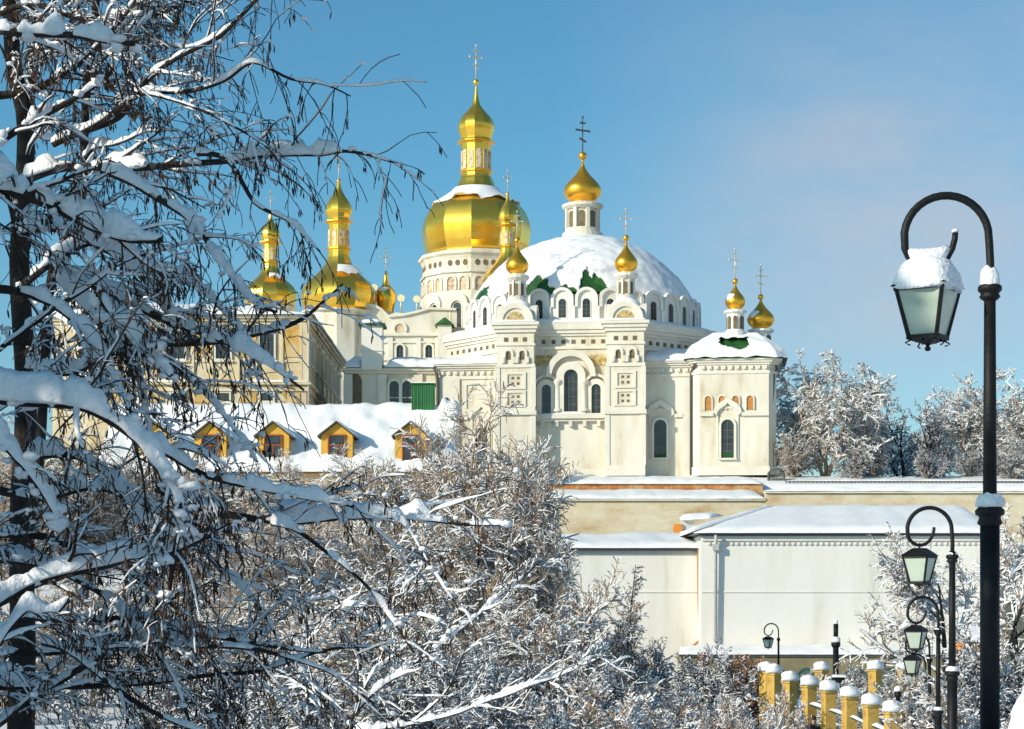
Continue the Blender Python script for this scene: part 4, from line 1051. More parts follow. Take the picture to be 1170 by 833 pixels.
# ================================================================ lamps
KL=18/F
def lpx(px): return (px-1131)*KL
def lpz(py): return (690-py)*KL+1.62
def lamp_arm_pts():
    pts=[(lpx(1131),0,lpz(338)),(lpx(1131.5),0,lpz(300)),(lpx(1130.5),0,lpz(280))]
    cx,cz_,r=1081.5,272,48.5
    for i in range(1,17):
        a=PI*i/17*1.02
        pts.append((lpx(cx+r*math.cos(a)),0,lpz(cz_-r*math.sin(a))))
    pts+=[(lpx(x),0,lpz(y)) for x,y in ((1034,284),(1038,293),(1045,300),(1054,304.5),(1064,305),(1074,302),(1082,295),(1088,284),(1091,273),(1091.5,266))]
    return pts
def make_lamp(heavy):
    T=thing('street_lamp','','street lamp')
    b=MB()
    b.tube([(0,0,0),(0,0,0.12)],[0.2,0.2],16); b.tube([(0,0,0.12),(0,0,0.3),(0,0,0.42)],[0.16,0.15,0.1],16); b.tube([(0,0,0.42),(0,0,lpz(600))],[0.092,0.092],16)
    b.build('base',['iron'],T)
    b=MB(); b.lathe(0,0,[(0.09,lpz(601)),(0.12,lpz(598)),(0.10,lpz(592)),(0.105,lpz(590)),(0.135,lpz(588)),(0.138,lpz(583)),(0.11,lpz(580)),(0.08,lpz(574))],20,0,True); b.build('lower_collar',['iron'],T)
    b=MB(); b.tube([(0,0,lpz(580)),(0,0,lpz(336))],[0.066,0.054],14); b.build('post',['iron'],T)
    b=MB(); b.lathe(0,0,[(0.055,lpz(344)),(0.08,lpz(342)),(0.10,lpz(339)),(0.085,lpz(337)),(0.088,lpz(335)),(0.112,lpz(332)),(0.112,lpz(328)),(0.09,lpz(325)),(0.05,lpz(318))],20,0,True); b.build('upper_collar',['iron'],T)
    b=MB(); pts=lamp_arm_pts(); n=len(pts); b.tube(pts,[0.038]*(n-10)+[0.036,0.034,0.033,0.032,0.032,0.031,0.031,0.030,0.029,0.028],10); b.build('curled_arm',['iron'],T)
    # lantern: four tapering panes in a dark frame, turned a little
    LX=lpx(1060); top=lpz(331); bot=lpz(386)
    ln=MB(); rot=Matrix.Translation((LX,0,0))@Matrix.Rotation(R(-33),4,'Z')
    wt,wb=0.225,0.135; t=0.019
    def ring(w,z,hh,g=t):
        for sx in (-1,1):
            ln.tbox(rot@Matrix.Translation((sx*w,0,z)),g*2,2*w+2*g,hh); ln.tbox(rot@Matrix.Translation((0,sx*w,z)),2*w+2*g,g*2,hh*0.98)
    ring(wt,top,0.045); ring(wb,bot,0.04)
    for sx in (-1,1):
        for sy in (-1,1):
            ln.tube([rot@Vector((sx*wb,sy*wb,bot)),rot@Vector((sx*wt,sy*wt,top))],0.021,6,0,False)
    o=rot
    ln.add([o@Vector(v) for v in ((-.27,-.27,top+.02),(.27,-.27,top+.02),(.27,.27,top+.02),(-.27,.27,top+.02),(-.1,-.1,top+.16),(.1,-.1,top+.16),(.1,.1,top+.16),(-.1,.1,top+.16))],[(0,1,5,4),(1,2,6,5),(2,3,7,6),(3,0,4,7),(4,5,6,7),(3,2,1,0)])
    ln.tube([(LX,0,top+.15),(LX,0,lpz(305))],0.016,6)
    ln.add([o@Vector(v) for v in ((-.13,-.13,bot-.02),(.13,-.13,bot-.02),(.13,.13,bot-.02),(-.13,.13,bot-.02),(0,0,bot-.075))],[(0,4,1),(1,4,2),(2,4,3),(3,4,0),(0,1,2,3)])
    ln.lathe(LX,0,[(0.012,bot-.125),(0.028,bot-.115),(0.03,bot-.095),(0.016,bot-.08),(0.022,bot-.06)],10)
    for sx,sy in ((-1,-1),(1,-1),(1,1),(-1,1),(0,-1),(1,0)):
        p=o@Vector((sx*.115,sy*.115,bot-.02)); q=o@Vector((sx*.16,sy*.16,bot-.055)); r_=o@Vector((sx*.125,sy*.125,bot-.075)); ln.tube([p,q,r_],0.009,5)
    L=ln.build('lantern',['iron'],T)
    g=MB()
    for k in range(4):
        c,s_=math.cos(k*PI/2),math.sin(k*PI/2)
        def q(u,w,z): return o@Vector((u*c-w*s_,u*s_+w*c,z))
        e=.01
        g=MB()
        a=[q(-wt+e,-wt,top-.02),q(wt-e,-wt,top-.02),q(wb-e,-wb,bot+.015),q(-wb+e,-wb,bot+.015)]
        c2=[q(-wt+e,-wt+.006,top-.02),q(wt-e,-wt+.006,top-.02),q(wb-e,-wb+.006,bot+.015),q(-wb+e,-wb+.006,bot+.015)]
        g.add(a+c2,[(3,2,1,0),(4,5,6,7),(0,1,5,4),(1,2,6,5),(2,3,7,6),(3,0,4,7)]); g.build('lantern_pane',['lampglass'],L)
    s=MB(); s.cap(0,0,lpz(330),0.10,0.10,0.21 if heavy else 0.08,16,6,seed=1.4,sq=1,rough=.2); s.build('collar_snow',['snow_fine'],T)
    if heavy:
        s=MB(); s.cap(0,0,lpz(579.5),0.145,0.14,0.14,20,5,seed=6.4,sq=1,rough=.25); s.build('lower_collar_snow',['snow_fine'],T)
        s=MB(); s.cap(0,0,top-.02,0.305,0.305,0.315,44,18,seed=3.7,sq=.72,rough=.10,fe=.6); s.v=[tuple(rot@Vector(v)) for v in s.v]; s.build('lantern_snow',['snow_fine'],L)
        s=MB(); P=[(lpx(x),0,lpz(y)) for x,y in ((1036,287),(1044,292),(1054,294),(1066,293),(1076,290),(1084,283))]
        s.tube(P,[0.03,0.07,0.082,0.08,0.07,0.03],12); s.build('curl_snow',['snow_fine'],T)
        s=MB(); s.ball((lpx(1091.5),0,lpz(264)),0.035,.035,.022); s.build('tip_snow',['snow_fine'],T)
    else:
        s=MB(); s.cap(0,0,lpz(579.5),0.125,0.12,0.1,16,5,seed=6.4,sq=1,rough=.2); s.build('lower_collar_snow',['snow_fine'],T)
    return T
GRP='curled arm street lamps along the path'
l1=make_lamp(True); l1.location=(Xp(1131,18),18,-1.62); l1['label']='nearest black street lamp with thick snow on its big lantern'; l1['group']=GRP
l2=make_lamp(False)
def put_lamp(o,pxpost,pytop,D,label,rz=0):
    z=Zp(pytop,D)-(lpz(220)+.02)
    o.location=(Xp(pxpost,D),D,z); o.rotation_euler=(0,0,rz); o['label']=label; o['group']=GRP
put_lamp(l2,1088,577,34.3,'second black lamp, bare lantern in front of the white house corner')
o=dup_tree(l2); put_lamp(o,1072,680,49.5,'third black lamp from the front, small curled arm below the second',R(4))
o=dup_tree(l2); put_lamp(o,1062,722,64,'fourth black lamp, lantern overlapping the third lamp arm',R(3))
o=dup_tree(l2); put_lamp(o,1057.5,746,78,'fifth black lamp, lowest lantern of the overlapping lamps',R(6))
o=dup_tree(l2); put_lamp(o,1028,752,104,'tiny far street lamp with pale lantern behind the fence pillars')
o=dup_tree(l2); put_lamp(o,889.5,711.5,108,'distant thin street lamp against the white wall')
# lamp post without a lantern
D=100; kp=D/F
BL=thing('broken_lamp_post','thick black post with snow on its band, lantern missing, before white wall','post',(Xp(955,D),D,-6.2))
zt=Zp(713,D)+6.2
b=MB(); b.tube([(0,0,0),(0,0,.4),(0,0,.5),(0,0,zt-1.2)],[.24,.22,.17,.15],12); b.build('shaft',['iron'],BL)
b=MB(); b.lathe(0,0,[(.15,zt-1.25),(.24,zt-1.15),(.24,zt-.95),(.16,zt-.85)],12); b.build('collar',['iron'],BL)
b=MB(); b.tube([(0,0,zt-.9),(0,0,zt)],[.12,.13],12); b.build('stub',['iron'],BL)
b=MB(); b.cap(0,0,zt,.14,.14,.22,12,5,sq=1); b.build('top_snow',['snow_fine'],BL)
b=MB(); b.cap(0,-.02,zt-.95,.26,.26,.3,12,5,sq=1,seed=3); b.build('collar_snow',['snow_fine'],BL)
# short black bollards by the path
for px,py,D,l in ((1026,790,62,'slim snow topped bollard beyond the near ochre pillars'),(1064,812,52,'dark bollard with snow cap below the third lamp')):
    z=gz(Xp(px,D),D); T=thing('bollard',l,'bollard',(Xp(px,D),D,z),0,'snow topped bollards'); h=Zp(py,D)-z
    b=MB(); b.tube([(0,0,0),(0,0,.2),(0,0,.25),(0,0,h-.2),(0,0,h-.15),(0,0,h)],[.13,.13,.08,.075,.11,.1],12); b.build('shaft',['iron'],T)
    b=MB(); b.cap(0,0,h,.13,.13,.18,12,5,sq=1); b.build('snow_cap',['snow_fine'],T)

# ================================================================ the walker between the pillars
D=63.0; zg=gz(Xp(929,D),D); zh=Zp(819.5,D)
PE=thing('person','person in a dark red coat between the ochre pillars, only head and shoulders showing','person',(Xp(929.5,D),D,zh-1.72)); 
def skin_body(name,pts,edges,rad,mats,parent):
    me=bpy.data.meshes.new(name); me.from_pydata(pts,edges,[]); o=bpy.data.objects.new(name,me); COL.objects.link(o); o.parent=parent
    md=o.modifiers.new('skin','SKIN'); 
    sv=me.skin_vertices[0].data
    for i,r in enumerate(rad): sv[i].radius=(r,r) if not isinstance(r,tuple) else r
    sv[0].use_root=True
    o.modifiers.new('sub','SUBSURF').levels=1; o.modifiers['sub'].render_levels=2
    me.materials.append(M[mats]); return o
pts=[(0,0,.95),(0,0,1.15),(0,0,1.38),(0,0,1.47),(0,-.01,1.56),(0,-.015,1.66),(.09,0,.9),(.11,-.02,.5),(.11,.02,.08),(.11,-.12,.04),(-.09,0,.9),(-.11,.06,.5),(-.11,.14,.1),(-.11,.02,.05),(.19,0,1.38),(.26,.03,1.1),(.24,-.08,.88),(.23,-.13,.8),(-.19,0,1.38),(-.26,.02,1.1),(-.25,-.06,.86),(-.24,-.1,.78)]
edg=[(0,1),(1,2),(2,3),(3,4),(4,5),(0,6),(6,7),(7,8),(8,9),(0,10),(10,11),(11,12),(12,13),(2,14),(14,15),(15,16),(16,17),(2,18),(18,19),(19,20),(20,21)]
rad=[(.16,.12),(.15,.12),(.18,.12),.065,(.075,.09),(.07,.085),.1,.07,.05,.04,.1,.07,.05,.04,.08,.055,.04,.03,.08,.055,.04,.03]
body_=skin_body('body',pts,edg,rad,'skin',PE)
def shell(name,prof,n,mat_,parent,sx=1.0,sy=.72,cx=0,cy=0):
    b=MB(); b.lathe(0,0,prof,n,0,True,bot=True); b.v=[(x*sx+cx,y*sy+cy,z) for x,y,z in b.v]; return b.build(name,[mat_],parent)
shell('coat',[(.27,.55),(.25,.8),(.22,1.05),(.235,1.25),(.25,1.36),(.2,1.43),(.1,1.49),(.09,1.52)],20,'dark_cloth',PE)
for sg in (-1,1):
    b=MB(); b.tube([(sg*.17,0,1.4),(sg*.24,.01,1.33),(sg*.275,.03,1.1),(sg*.255,-.06,.9)],[.09,.1,.085,.065],12); b.build('sleeve',['dark_cloth'],PE)
for sg,fy,ky in ((1,.02,-.02),(-1,.14,.06)):
    b=MB(); b.tube([(sg*.09,0,.9),(sg*.11,ky,.5),(sg*.11,fy,.1)],[.12,.09,.07],12); b.build('trouser_leg',['hair'],PE)
    b=MB(); b.ball((sg*.11,fy-.07,.045),.055,.14,.05); b.build('shoe',['iron'],PE)
b=MB(); b.ball((0,.02,1.685),.092,.105,.09,14,10); b.build('hair',['hair'],PE)
b=MB(); b.ball((0,-.105,1.61),.014,.02,.02); b.build('nose',['skin'],PE)
for sg in (-1,1):
    b=MB(); b.ball((sg*.03,-.093,1.635),.011,.008,.008); b.build('eye',['iron'],PE)
    b=MB(); b.ball((sg*.082,0,1.62),.012,.022,.03); b.build('ear',['skin'],PE)
b=MB(); b.ball((0,-.098,1.572),.024,.008,.006); b.build('mouth',['dark_cloth'],PE)
# ================================================================ bare trees: branching, bark, snow
UP=Vector((0,0,1))
def rvec(rng): return Vector((rng.gauss(0,1),rng.gauss(0,1),rng.gauss(0,1)))
def grow(out,rng,p,d,L_,r,lv,C):
    n=C['segs'][lv]; pts=[p.copy()]; rad=[r]; d=d.normalized(); tp=C['taper'][lv]
    for i in range(n):
        d=(d+rvec(rng)*C['wob'][lv]+UP*C['trop'][lv]).normalized()
        p=p+d*(L_/n); pts.append(p.copy()); rad.append(max(C['rmin'],r*(1-(i+1)/n*(1-tp))))
    out.append((pts,rad,lv))
    spawn(out,rng,pts,rad,L_,lv,C)
def spawn(out,rng,pts,rad,L_,lv,C,k=None):
    if lv>=C['maxl']: return
    n=len(pts)-1
    kids=C['kids'][lv] if k is None else k
    for q in range(kids):
        t=C['start'][lv]+(0.99-C['start'][lv])*(q+rng.random())/kids
        f=t*n; i=min(n-1,int(f)); f-=i
        p=pts[i].lerp(pts[i+1],f)
        if 'thin' in C and rng.random()<C['thin'](p): continue
        dd=(pts[i+1]-pts[i]).normalized()
        ax=dd.orthogonal().normalized(); ax.rotate(Matrix.Rotation(rng.uniform(0,2*PI),3,dd))
        a=R(C['ang'][lv]*rng.uniform(0.65,1.25))
        nd=dd*math.cos(a)+ax*math.sin(a)
        if C.get('flat') and lv>=1: nd.z*=C['flat']
        rr=(rad[i]*(1-f)+rad[i+1]*f)
        grow(out,rng,p,nd,L_*C['ratio'][lv]*rng.uniform(0.6,1.15)*(1.15-C.get('tipf',0.55)*t),max(C['rmin'],rr*C['rr'][lv]),lv+1,C)
def bark_mesh(out,levels,sides):
    b=MB()
    for pts,rad,lv in out:
        if lv in levels: b.tube(pts,rad,sides.get(lv,3),0,lv<2,False)
    return b
def snow_mesh(out,C,rng,levels=None,sides=None):
    """snow lying along the upper side of every branch that is not too steep, broken where it fell off"""
    b=MB(); off=rng.uniform(0,50)
    for pts,rad,lv in out:
        if levels and lv not in levels: continue
        th=C['snow'][lv]
        if th<=0: continue
        hi=sides and lv in sides
        if hi:                                                     # fine rings for branches near the camera
            P=[];RR=[]
            for i in range(len(pts)-1):
                m=max(1,int((pts[i+1]-pts[i]).length/C['sstep']))
                for q in range(m): P.append(pts[i].lerp(pts[i+1],q/m)); RR.append(rad[i]+(rad[i+1]-rad[i])*q/m)
            P.append(pts[-1]); RR.append(rad[-1])
        else: P,RR=pts,rad
        ns=7 if hi else 3
        prev=None; N_=len(P)
        def ring_at(i,k):
            d=P[min(i+1,N_-1)]-P[max(0,i-1)]
            s=d.cross(UP)
            if s.length<1e-4: s=Vector((1,0,0))
            s.normalize(); u=s.cross(d.normalized())
            if u.z<0: u=-u
            w=RR[i]*(0.9 if k>.1 else .45)+th*(0.42 if hi else 0.62)*k; h=th*k*(1.0 if hi else 1.25)
            c=P[i]+u*(RR[i]*0.25); o=len(b.v)
            if ns==3: ring=[c-s*w,c+UP*(h+RR[i]),c+s*w]
            else:
                q=P[i]*C['sfreq']+Vector((off,lv*3.1,0))
                ring=[c-s*w*0.92-UP*0.25*w]+[c+s*(-math.cos(PI*j/(ns-3))*w)+UP*(math.sin(PI*j/(ns-3))**0.8*(h+RR[i]))*(1+0.2*noise.noise(q*5+Vector((j,0,0)))) for j in range(ns-2)]+[c+s*w*0.92-UP*0.25*w]
            b.v.extend([tuple(v) for v in ring]); return o
        def link(p_,o):
            for j in range(ns-1):
                b.f.append([p_+j,p_+j+1,o+j+1,o+j][::-1]); b.m.append(0); b.s.append(True)
            if hi: b.f.append([p_+ns-1,p_,o,o+ns-1][::-1]); b.m.append(0); b.s.append(True)
        for i in range(N_):
            d=P[min(i+1,N_-1)]-P[max(0,i-1)]
            if d.length<1e-6: continue
            d.normalize(); fl=math.sqrt(max(0,1-d.z*d.z))
            q=P[i]*C['sfreq']+Vector((off,lv*3.1,0))
            a=noise.noise(q); e=noise.noise(q*3.3)
            k=(C['cover'][lv]+a*C.get('na',1.3)+e*C.get('ne',.5))*max(0,(fl-C.get('steep',0.3))/(1-C.get('steep',0.3)))**0.8
            k=max(0,min(1.45,k))
            if i in (0,N_-1): k*=0.5
            if hi: k*=min(1,(N_-1-i)/(N_*.22)+.05)
            if k<0.12:
                if prev is not None and hi: link(prev,ring_at(i,.015))
                prev=None; continue
            if prev is None and hi and i>0: prev=ring_at(i-1,.015)
            o=ring_at(i,k)
            if prev is not None: link(prev,o)
            prev=o
    return b
def tree_thing(name,label,cat,out,C,rng,trunk_lv,barks,group=None,snow='snow_fine',sides={0:8,1:6,2:4},hi=None,loc=(0,0,0)):
    T=thing(name,label,cat,loc,0,group)
    ml=C['maxl']
    bark_mesh(out,trunk_lv,sides).build('trunk',[barks[0]],T)
    rest=[l for l in range(ml+1) if l not in trunk_lv]
    if rest: bark_mesh(out,rest,sides).build('crown',[barks[1]],T)
    snow_mesh(out,C,rng,None,hi).build('snow',[snow],T)
    return T
def place(proto,loc,rz,sc,label,group):
    o=dup_tree(proto); o.location=loc; o.rotation_euler=(0,0,rz); o.scale=(sc,sc,sc)
    o['label']=label; o['group']=group; return o

# ---- frosty old trees on the upper terrace (unit height about 1 -> scaled)
def broad(seed,H,dark=False,wid=1.0,dens=1.0,label='',loc=(0,0,0),group=None,snow=1.0,name='frosty_tree'):
    rng=random.Random(seed)
    C=dict(segs=[8,7,6,5,4],taper=[.10,.25,.3,.4,.6],wob=[.09,.11,.12,.13,.14],trop=[.05,.015,-.02,-.06,-.10],kids=[int(14*dens),int(9*dens),int(7*dens),int(4*dens)],
           start=[.10,.14,.12,.1],ang=[60,48,46,44],ratio=[.50*wid,.56,.5,.5],rr=[.5,.5,.5,.6],rmin=.018 if not dark else .02,maxl=4,snow=[.05,.05*snow,.034*snow,.022*snow,.016*snow],cover=[.6,1.0,1.0,.9,.8],sfreq=.9,steep=.05)
    out=[]
    for k,(ln,hh) in enumerate(((.06,.92),(.34,.82),(.38,.78))):
        a=rng.uniform(0,2)+2.1*k
        grow(out,rng,Vector((.12*math.cos(a),.12*math.sin(a),-.2)),Vector((math.cos(a)*ln,math.sin(a)*ln,1)),H*hh,H*.019,0,C)
    return tree_thing(name,label,'tree',out,C,rng,(0,1),('bark_mid' if not dark else 'bark','bark_pale' if not dark else 'bark'),group,loc=loc)
GT_='bare trees on the upper terrace'
def zb(px,D): x=Xp(px,D); return Vector((x,D,gz(x,D)-.05))
T1=broad(3,9.7,False,1.15,1.0,'broad frosty tree right beside the church corner',zb(943,153),GT_,1.5)
T2=broad(5,8.0,True,.8,.7,'dark bare tree with little frost between two pale ones',zb(1032,162),GT_,0.2)
T3=broad(8,8.5,False,1.0,.9,'pale frosty tree just left of the near lamp post',zb(1104,156),GT_,1.6)
place(T3,zb(1172,154),2.1,1.0,'pale frosty tree at the right edge behind the lamp post',GT_)
place(T2,zb(1064,160),1.3,.95,'small dark tree between the dark and the frosty tree',GT_)
place(T3,zb(1000,154),4.0,.55,'low frosty tree between the broad one and the dark one',GT_)
place(T1,zb(1230,160),1.0,.95,'frosty tree cut by the right edge of the view',GT_)
place(T3,zb(1140,168),3.3,.95,'frosty tree farther back behind the near lamp post',GT_)
place(T1,zb(1050,185),2.0,.7,'distant frosty tree low behind the dark one',GT_)

place(T3,zb(912,160),5.1,.95,'frosty tree squeezed between the church corner and the broad tree',GT_)
place(T1,zb(1000,172),4.4,.8,'pale frosty tree just right of the broad tree',GT_)
place(T3,zb(1072,170),.6,.95,'frosty tree between the dark trees and the lamp post',GT_)
place(T1,zb(1135,176),5.5,.85,'broad pale tree directly behind the near lamp post',GT_)

# ---- dense thicket of snowy shrubs and small trees in the valley
def thick(seed,H,stems,bark,snow=1.0,dens=1.0,ang=38,rm=.013,cover=.85,lean=.55,up=.05,r1=.47):
    rng=random.Random(seed)
    C=dict(segs=[7,5,4,3],taper=[.3,.35,.4,.6],wob=[.08,.10,.11,.12],trop=[up,up*.6,.0,-.05],kids=[int(13*dens),int(9*dens),int(6*dens)],
           start=[.10,.08,.06],ang=[ang,46,48],ratio=[r1,.55,.58],rr=[.48,.55,.65],rmin=rm,maxl=3,snow=[.045*snow,.042*snow,.030*snow,.021*snow],cover=[cover*1.0,cover*.95,cover*.8,cover*.62],sfreq=2.3,steep=.15,tipf=.5)
    out=[]
    for k in range(stems):
        a=2*PI*k/stems+rng.uniform(-.4,.4); l=rng.uniform(.1,lean)
        grow(out,rng,Vector((.14*math.cos(a),.14*math.sin(a),-.15)),Vector((math.cos(a)*l,math.sin(a)*l,1)),H*rng.uniform(.75,1.05),H*.013+.01,0,C)
    return out,C,rng
def mk_shrub(seed,H,stems,barks,name,label,cat,loc,group,**k):
    out,C,rng=thick(seed,H,stems,barks[0],**k)
    zs=sorted(p.z for q in out for p in q[0]); PH.append(zs[int(len(zs)*.985)])
    return tree_thing(name,label,cat,out,C,rng,(0,),barks,group,sides={0:6,1:4},loc=loc)
PH=[]
GS_='snowy shrubs and saplings in the valley'
protos=[]
far0=(0,0,0)
protos.append(mk_shrub(21,8.0,6,('bark_mid','bark_mid'),'snowy_tree','','tree',far0,GS_,snow=1.0,dens=1.25,r1=.40,ang=44,rm=.012))
protos.append(mk_shrub(22,5.2,7,('bark_mid','bark_mid'),'snowy_shrub','','shrub',(0,0,0),GS_,snow=1.15,lean=.9))
protos.append(mk_shrub(23,3.6,8,('bark_mid','bark'),'snowy_shrub','','shrub',(0,0,0),GS_,snow=1.0,lean=1.1,rm=.009))
protos.append(mk_shrub(24,6.0,4,('bark','bark_mid'),'snowy_tree','','tree',(0,0,0),GS_,snow=1.15,lean=.5,up=.0,ang=55))
protos.append(mk_shrub(25,2.6,9,('bark_mid','bark_mid'),'snowy_shrub','','shrub',(0,0,0),GS_,snow=1.1,lean=1.4,rm=.008))
used=set()
def setp(i,px,D,top,rz,label,wd=1.0):
    x=Xp(px,D); z=gz(x,D)-.12; loc=(x,D,z); sc=max(.25,(Zp(top,D)-z)/PH[i])
    if i in used: o=place(protos[i],loc,rz,sc,label,GS_)
    else:
        used.add(i); o=protos[i]; o.location=loc; o.rotation_euler=(0,0,rz); o['label']=label
    sx=min(sc,1.25 if i in (0,3) else 1.15)*wd
    o.scale=(sx,sx,sc); return o
setp(0,556,96,486,0,'tall round snowy tree in front of the church left wing',1.05)
setp(0,592,93,545,1.1,'snowy tree reaching to the terrace wall right of the dormer house',.6)
setp(0,505,100,535,2.0,'round snowy tree under the rightmost yellow dormer')
setp(3,455,97,540,5.2,'spreading snowy tree between the two rightmost dormers')
setp(0,415,101,530,4.1,'round snowy tree below the second dormer from the right')
setp(0,345,103,535,5.0,'snowy tree below the middle dormers, behind hanging branches')
setp(3,290,104,545,.4,'spreading snowy tree below the dormers left of the middle')
setp(0,240,108,540,.6,'snowy tree behind the left foreground branches, under the dormers')
setp(0,170,104,520,1.9,'snowy tree behind the heavy snow bough')
setp(0,95,104,510,3.2,'snowy tree behind the left foreground trunk')
setp(0,25,100,500,4.6,'snowy tree at the left edge behind the trunk')
setp(0,560,90,590,3.7,'dense snowy tree behind the end of the long bough')
setp(3,520,88,590,.5,'spreading snowy tree in mid valley under the church')
setp(3,445,82,600,2.2,'spreading snowy tree left of the mid valley')
setp(0,370,84,595,2.6,'dense snowy tree left of mid valley, behind the foreground twigs')
setp(0,290,80,600,1.4,'dense snowy tree low behind the foreground twigs')
setp(0,205,82,590,.2,'dense snowy tree behind the middle of the left tree')
setp(0,622,88,636,3.0,'dense snowy tree left of the brown larches',.5)
setp(1,590,76,655,.9,'big snowy shrub in the middle of the valley')
setp(1,520,66,660,2.4,'big snowy shrub left of the middle of the valley')
setp(1,640,80,700,4.4,'snowy shrub at the foot of the larches')
setp(3,600,60,705,3.6,'leaning snowy sapling low in the centre')
setp(1,430,62,660,5.3,'big snowy shrub behind the long snowy foreground bough')
setp(4,684,64,770,.3,'low snowy shrub under the larches')
setp(2,630,52,752,2.9,'low snowy shrub at the bottom centre')
setp(1,500,50,720,1.7,'snowy shrub at the bottom, left of centre')
setp(3,395,48,700,.2,'snowy sapling behind the lower foreground boughs')
setp(1,345,56,680,3.9,'snowy shrub seen through the lower foreground boughs')
setp(1,270,60,680,5.9,'snowy shrub behind the tangle at the left')
setp(1,190,58,680,.8,'snowy shrub low at the left behind the tangle')
setp(1,100,60,670,2.6,'snowy shrub low behind the left trunk')
setp(1,20,52,690,1.3,'snowy shrub in the bottom left corner')
setp(2,560,40,765,1.2,'nearer low snowy shrub at the bottom edge')
setp(2,455,36,750,2.2,'nearer snowy shrub under the long bough')
setp(2,320,38,745,4.2,'nearer snowy shrub behind the dark lower boughs')
setp(2,200,40,745,2.9,'nearer snowy shrub low at the left, in front of the tangle')
setp(4,640,44,790,.4,'small snowy bush at the bottom, right of centre')
setp(4,705,56,795,3.4,'small snowy bush beside the low dark wall')
setp(2,735,84,735,5.0,'snowy bush between the young larch and the low dark wall')
setp(4,745,60,808,1.1,'small snowy bush in front of the low dark wall')
setp(2,800,76,752,2.0,'arching snowy bush right of the low dark wall')
setp(4,805,62,800,3.3,'small snowy bush at the foot of the rust leaved bush')
setp(4,852,58,806,4.3,'small snowy bush left of the fence pillars',.6)
setp(4,884,61,800,.3,'small snowy bush in front of the shaded pillars',.5)
setp(2,985,92,768,.7,'snowy bush behind the near pillars')
setp(2,1030,88,772,2.6,'snowy bush behind the far lamps')
setp(4,955,82,778,3.8,'small snowy bush below the black box')
setp(4,1005,74,785,1.5,'small snowy bush right behind the fence rails')
setp(2,1060,74,775,5.2,'snowy bush at the foot of the lamp row')
setp(2,1100,70,755,1.0,'snowy bush in front of the orange shed')
setp(4,1108,52,795,4.9,'small snowy bush left of the near lamp base')
setp(2,1150,62,745,.1,'snowy bush right of the near lamp base')

GS_='low snowy bushes along the terrace edge'
setp(1,905,151.5,500,1.3,'snowy bush against the church corner under the broad tree',.9)
setp(2,978,151,515,2.3,'snowy bush on the terrace right of the broad tree trunk',.9)
setp(2,1060,151,515,.3,'small snowy bush on the terrace below the dark tree',1.0)
setp(2,1110,152,515,3.3,'snowy bush on the terrace left of the near lamp post',.9)
setp(2,1160,151,505,4.3,'snowy bush on the terrace at the right edge',1.2)
# ---- two brown larch-like conifers in front of the white wall
def larch(seed,H,snow=1.0):
    rng=random.Random(seed); out=[]
    C=dict(segs=[9,6,5,4],taper=[.12,.3,.4,.6],wob=[.02,.07,.16,.22],trop=[0,.02,-.06,-.10],kids=[70,17,7],start=[.1,.08,.05],ang=[78,58,55],ratio=[.36,.36,.5],rr=[.30,.5,.7],rmin=.010,maxl=3,
           snow=[.02,.035*snow,.03*snow,.026*snow],cover=[.2,.35,.22,.12],sfreq=2.4,steep=.12,tipf=1.02)
    grow(out,rng,Vector((0,0,-.2)),Vector((.02,0,1)),H,H*.014+.01,0,C); return out,C,rng
x=Xp(712,80); out,C,rng=larch(31,7.6); LA=tree_thing('larch','tall brown larch with snow flecked twigs against the white wall','tree',out,C,rng,(0,),('bark','bark_larch'),'larches',loc=(x,80,gz(x,80)-.1))
LA.scale=(.86,.86,(Zp(641,80)-gz(x,80))/7.4)
x=Xp(668,86); o=place(LA,(x,86,gz(x,86)-.1),2.0,.92,'second larch, paler and left of the tall brown one','larches')
x=Xp(756,90); o=place(LA,(x,90,gz(x,90)-.1),4.0,.52,'small young larch right of the tall brown one','larches')
# ---- rust coloured bush that kept its leaves
out,C,rng=thick(41,4.2,6,'bark_mid',dens=.9,lean=.5,snow=1.0,cover=.7)
x=Xp(846,86); RBs=tree_thing('rust_leaved_bush','rust brown bush with dry leaves and snow left of the pillars','bush',out,C,rng,(0,),('bark_mid','bark_mid'),None,loc=(x,86,gz(x,86)-.1))
RBs.scale=(.8,.8,(Zp(752,86)-gz(x,86))/4.2)
lf=MB(); rg=random.Random(4)
for pts,rad,lv in out:
    if lv>=2 and rg.random()<.8:
        for q in range(2):
            p=pts[rg.randrange(len(pts))]+rvec(rg)*.05; a=rvec(rg).normalized()*.09; c=a.orthogonal().normalized()*.05
            lf.add([p-a,p+c,p+a,p-c],[(0,1,2,3)])
lf.build('dry_leaves',['leafdry'],RBs)
# ---- snowy tree at the right in front of the white building
rng=random.Random(52); out=[]
C=dict(segs=[8,7,6,5,4],taper=[.10,.3,.35,.4,.6],wob=[.1,.13,.13,.14,.15],trop=[.02,.03,.0,-.03,-.05],kids=[10,9,8,5],start=[.2,.2,.1,.1],ang=[55,50,50,48],ratio=[.75,.55,.5,.5],rr=[.55,.5,.5,.6],rmin=.009,maxl=4,snow=[.06,.07,.045,.028,.018],cover=[.5,.95,1.0,.9,.8],sfreq=1.3,steep=.12)
x=Xp(1163,68); base=Vector((x,68,gz(x,68)-.1))
grow(out,rng,Vector((0,0,0)),Vector((.04,.05,1)),5.0,.17,0,C)
RT=tree_thing('snow_laden_tree','snow laden tree with dark trunk behind the near lamp post','tree',out,C,rng,(0,1),('bark','bark_mid'),'snow laden trees at the right',loc=base)
zz=sorted(q.z for o_ in out for q in o_[0]); k_=(Zp(588,68)-base.z)/zz[int(len(zz)*.99)]; RT.scale=(k_,k_,k_)
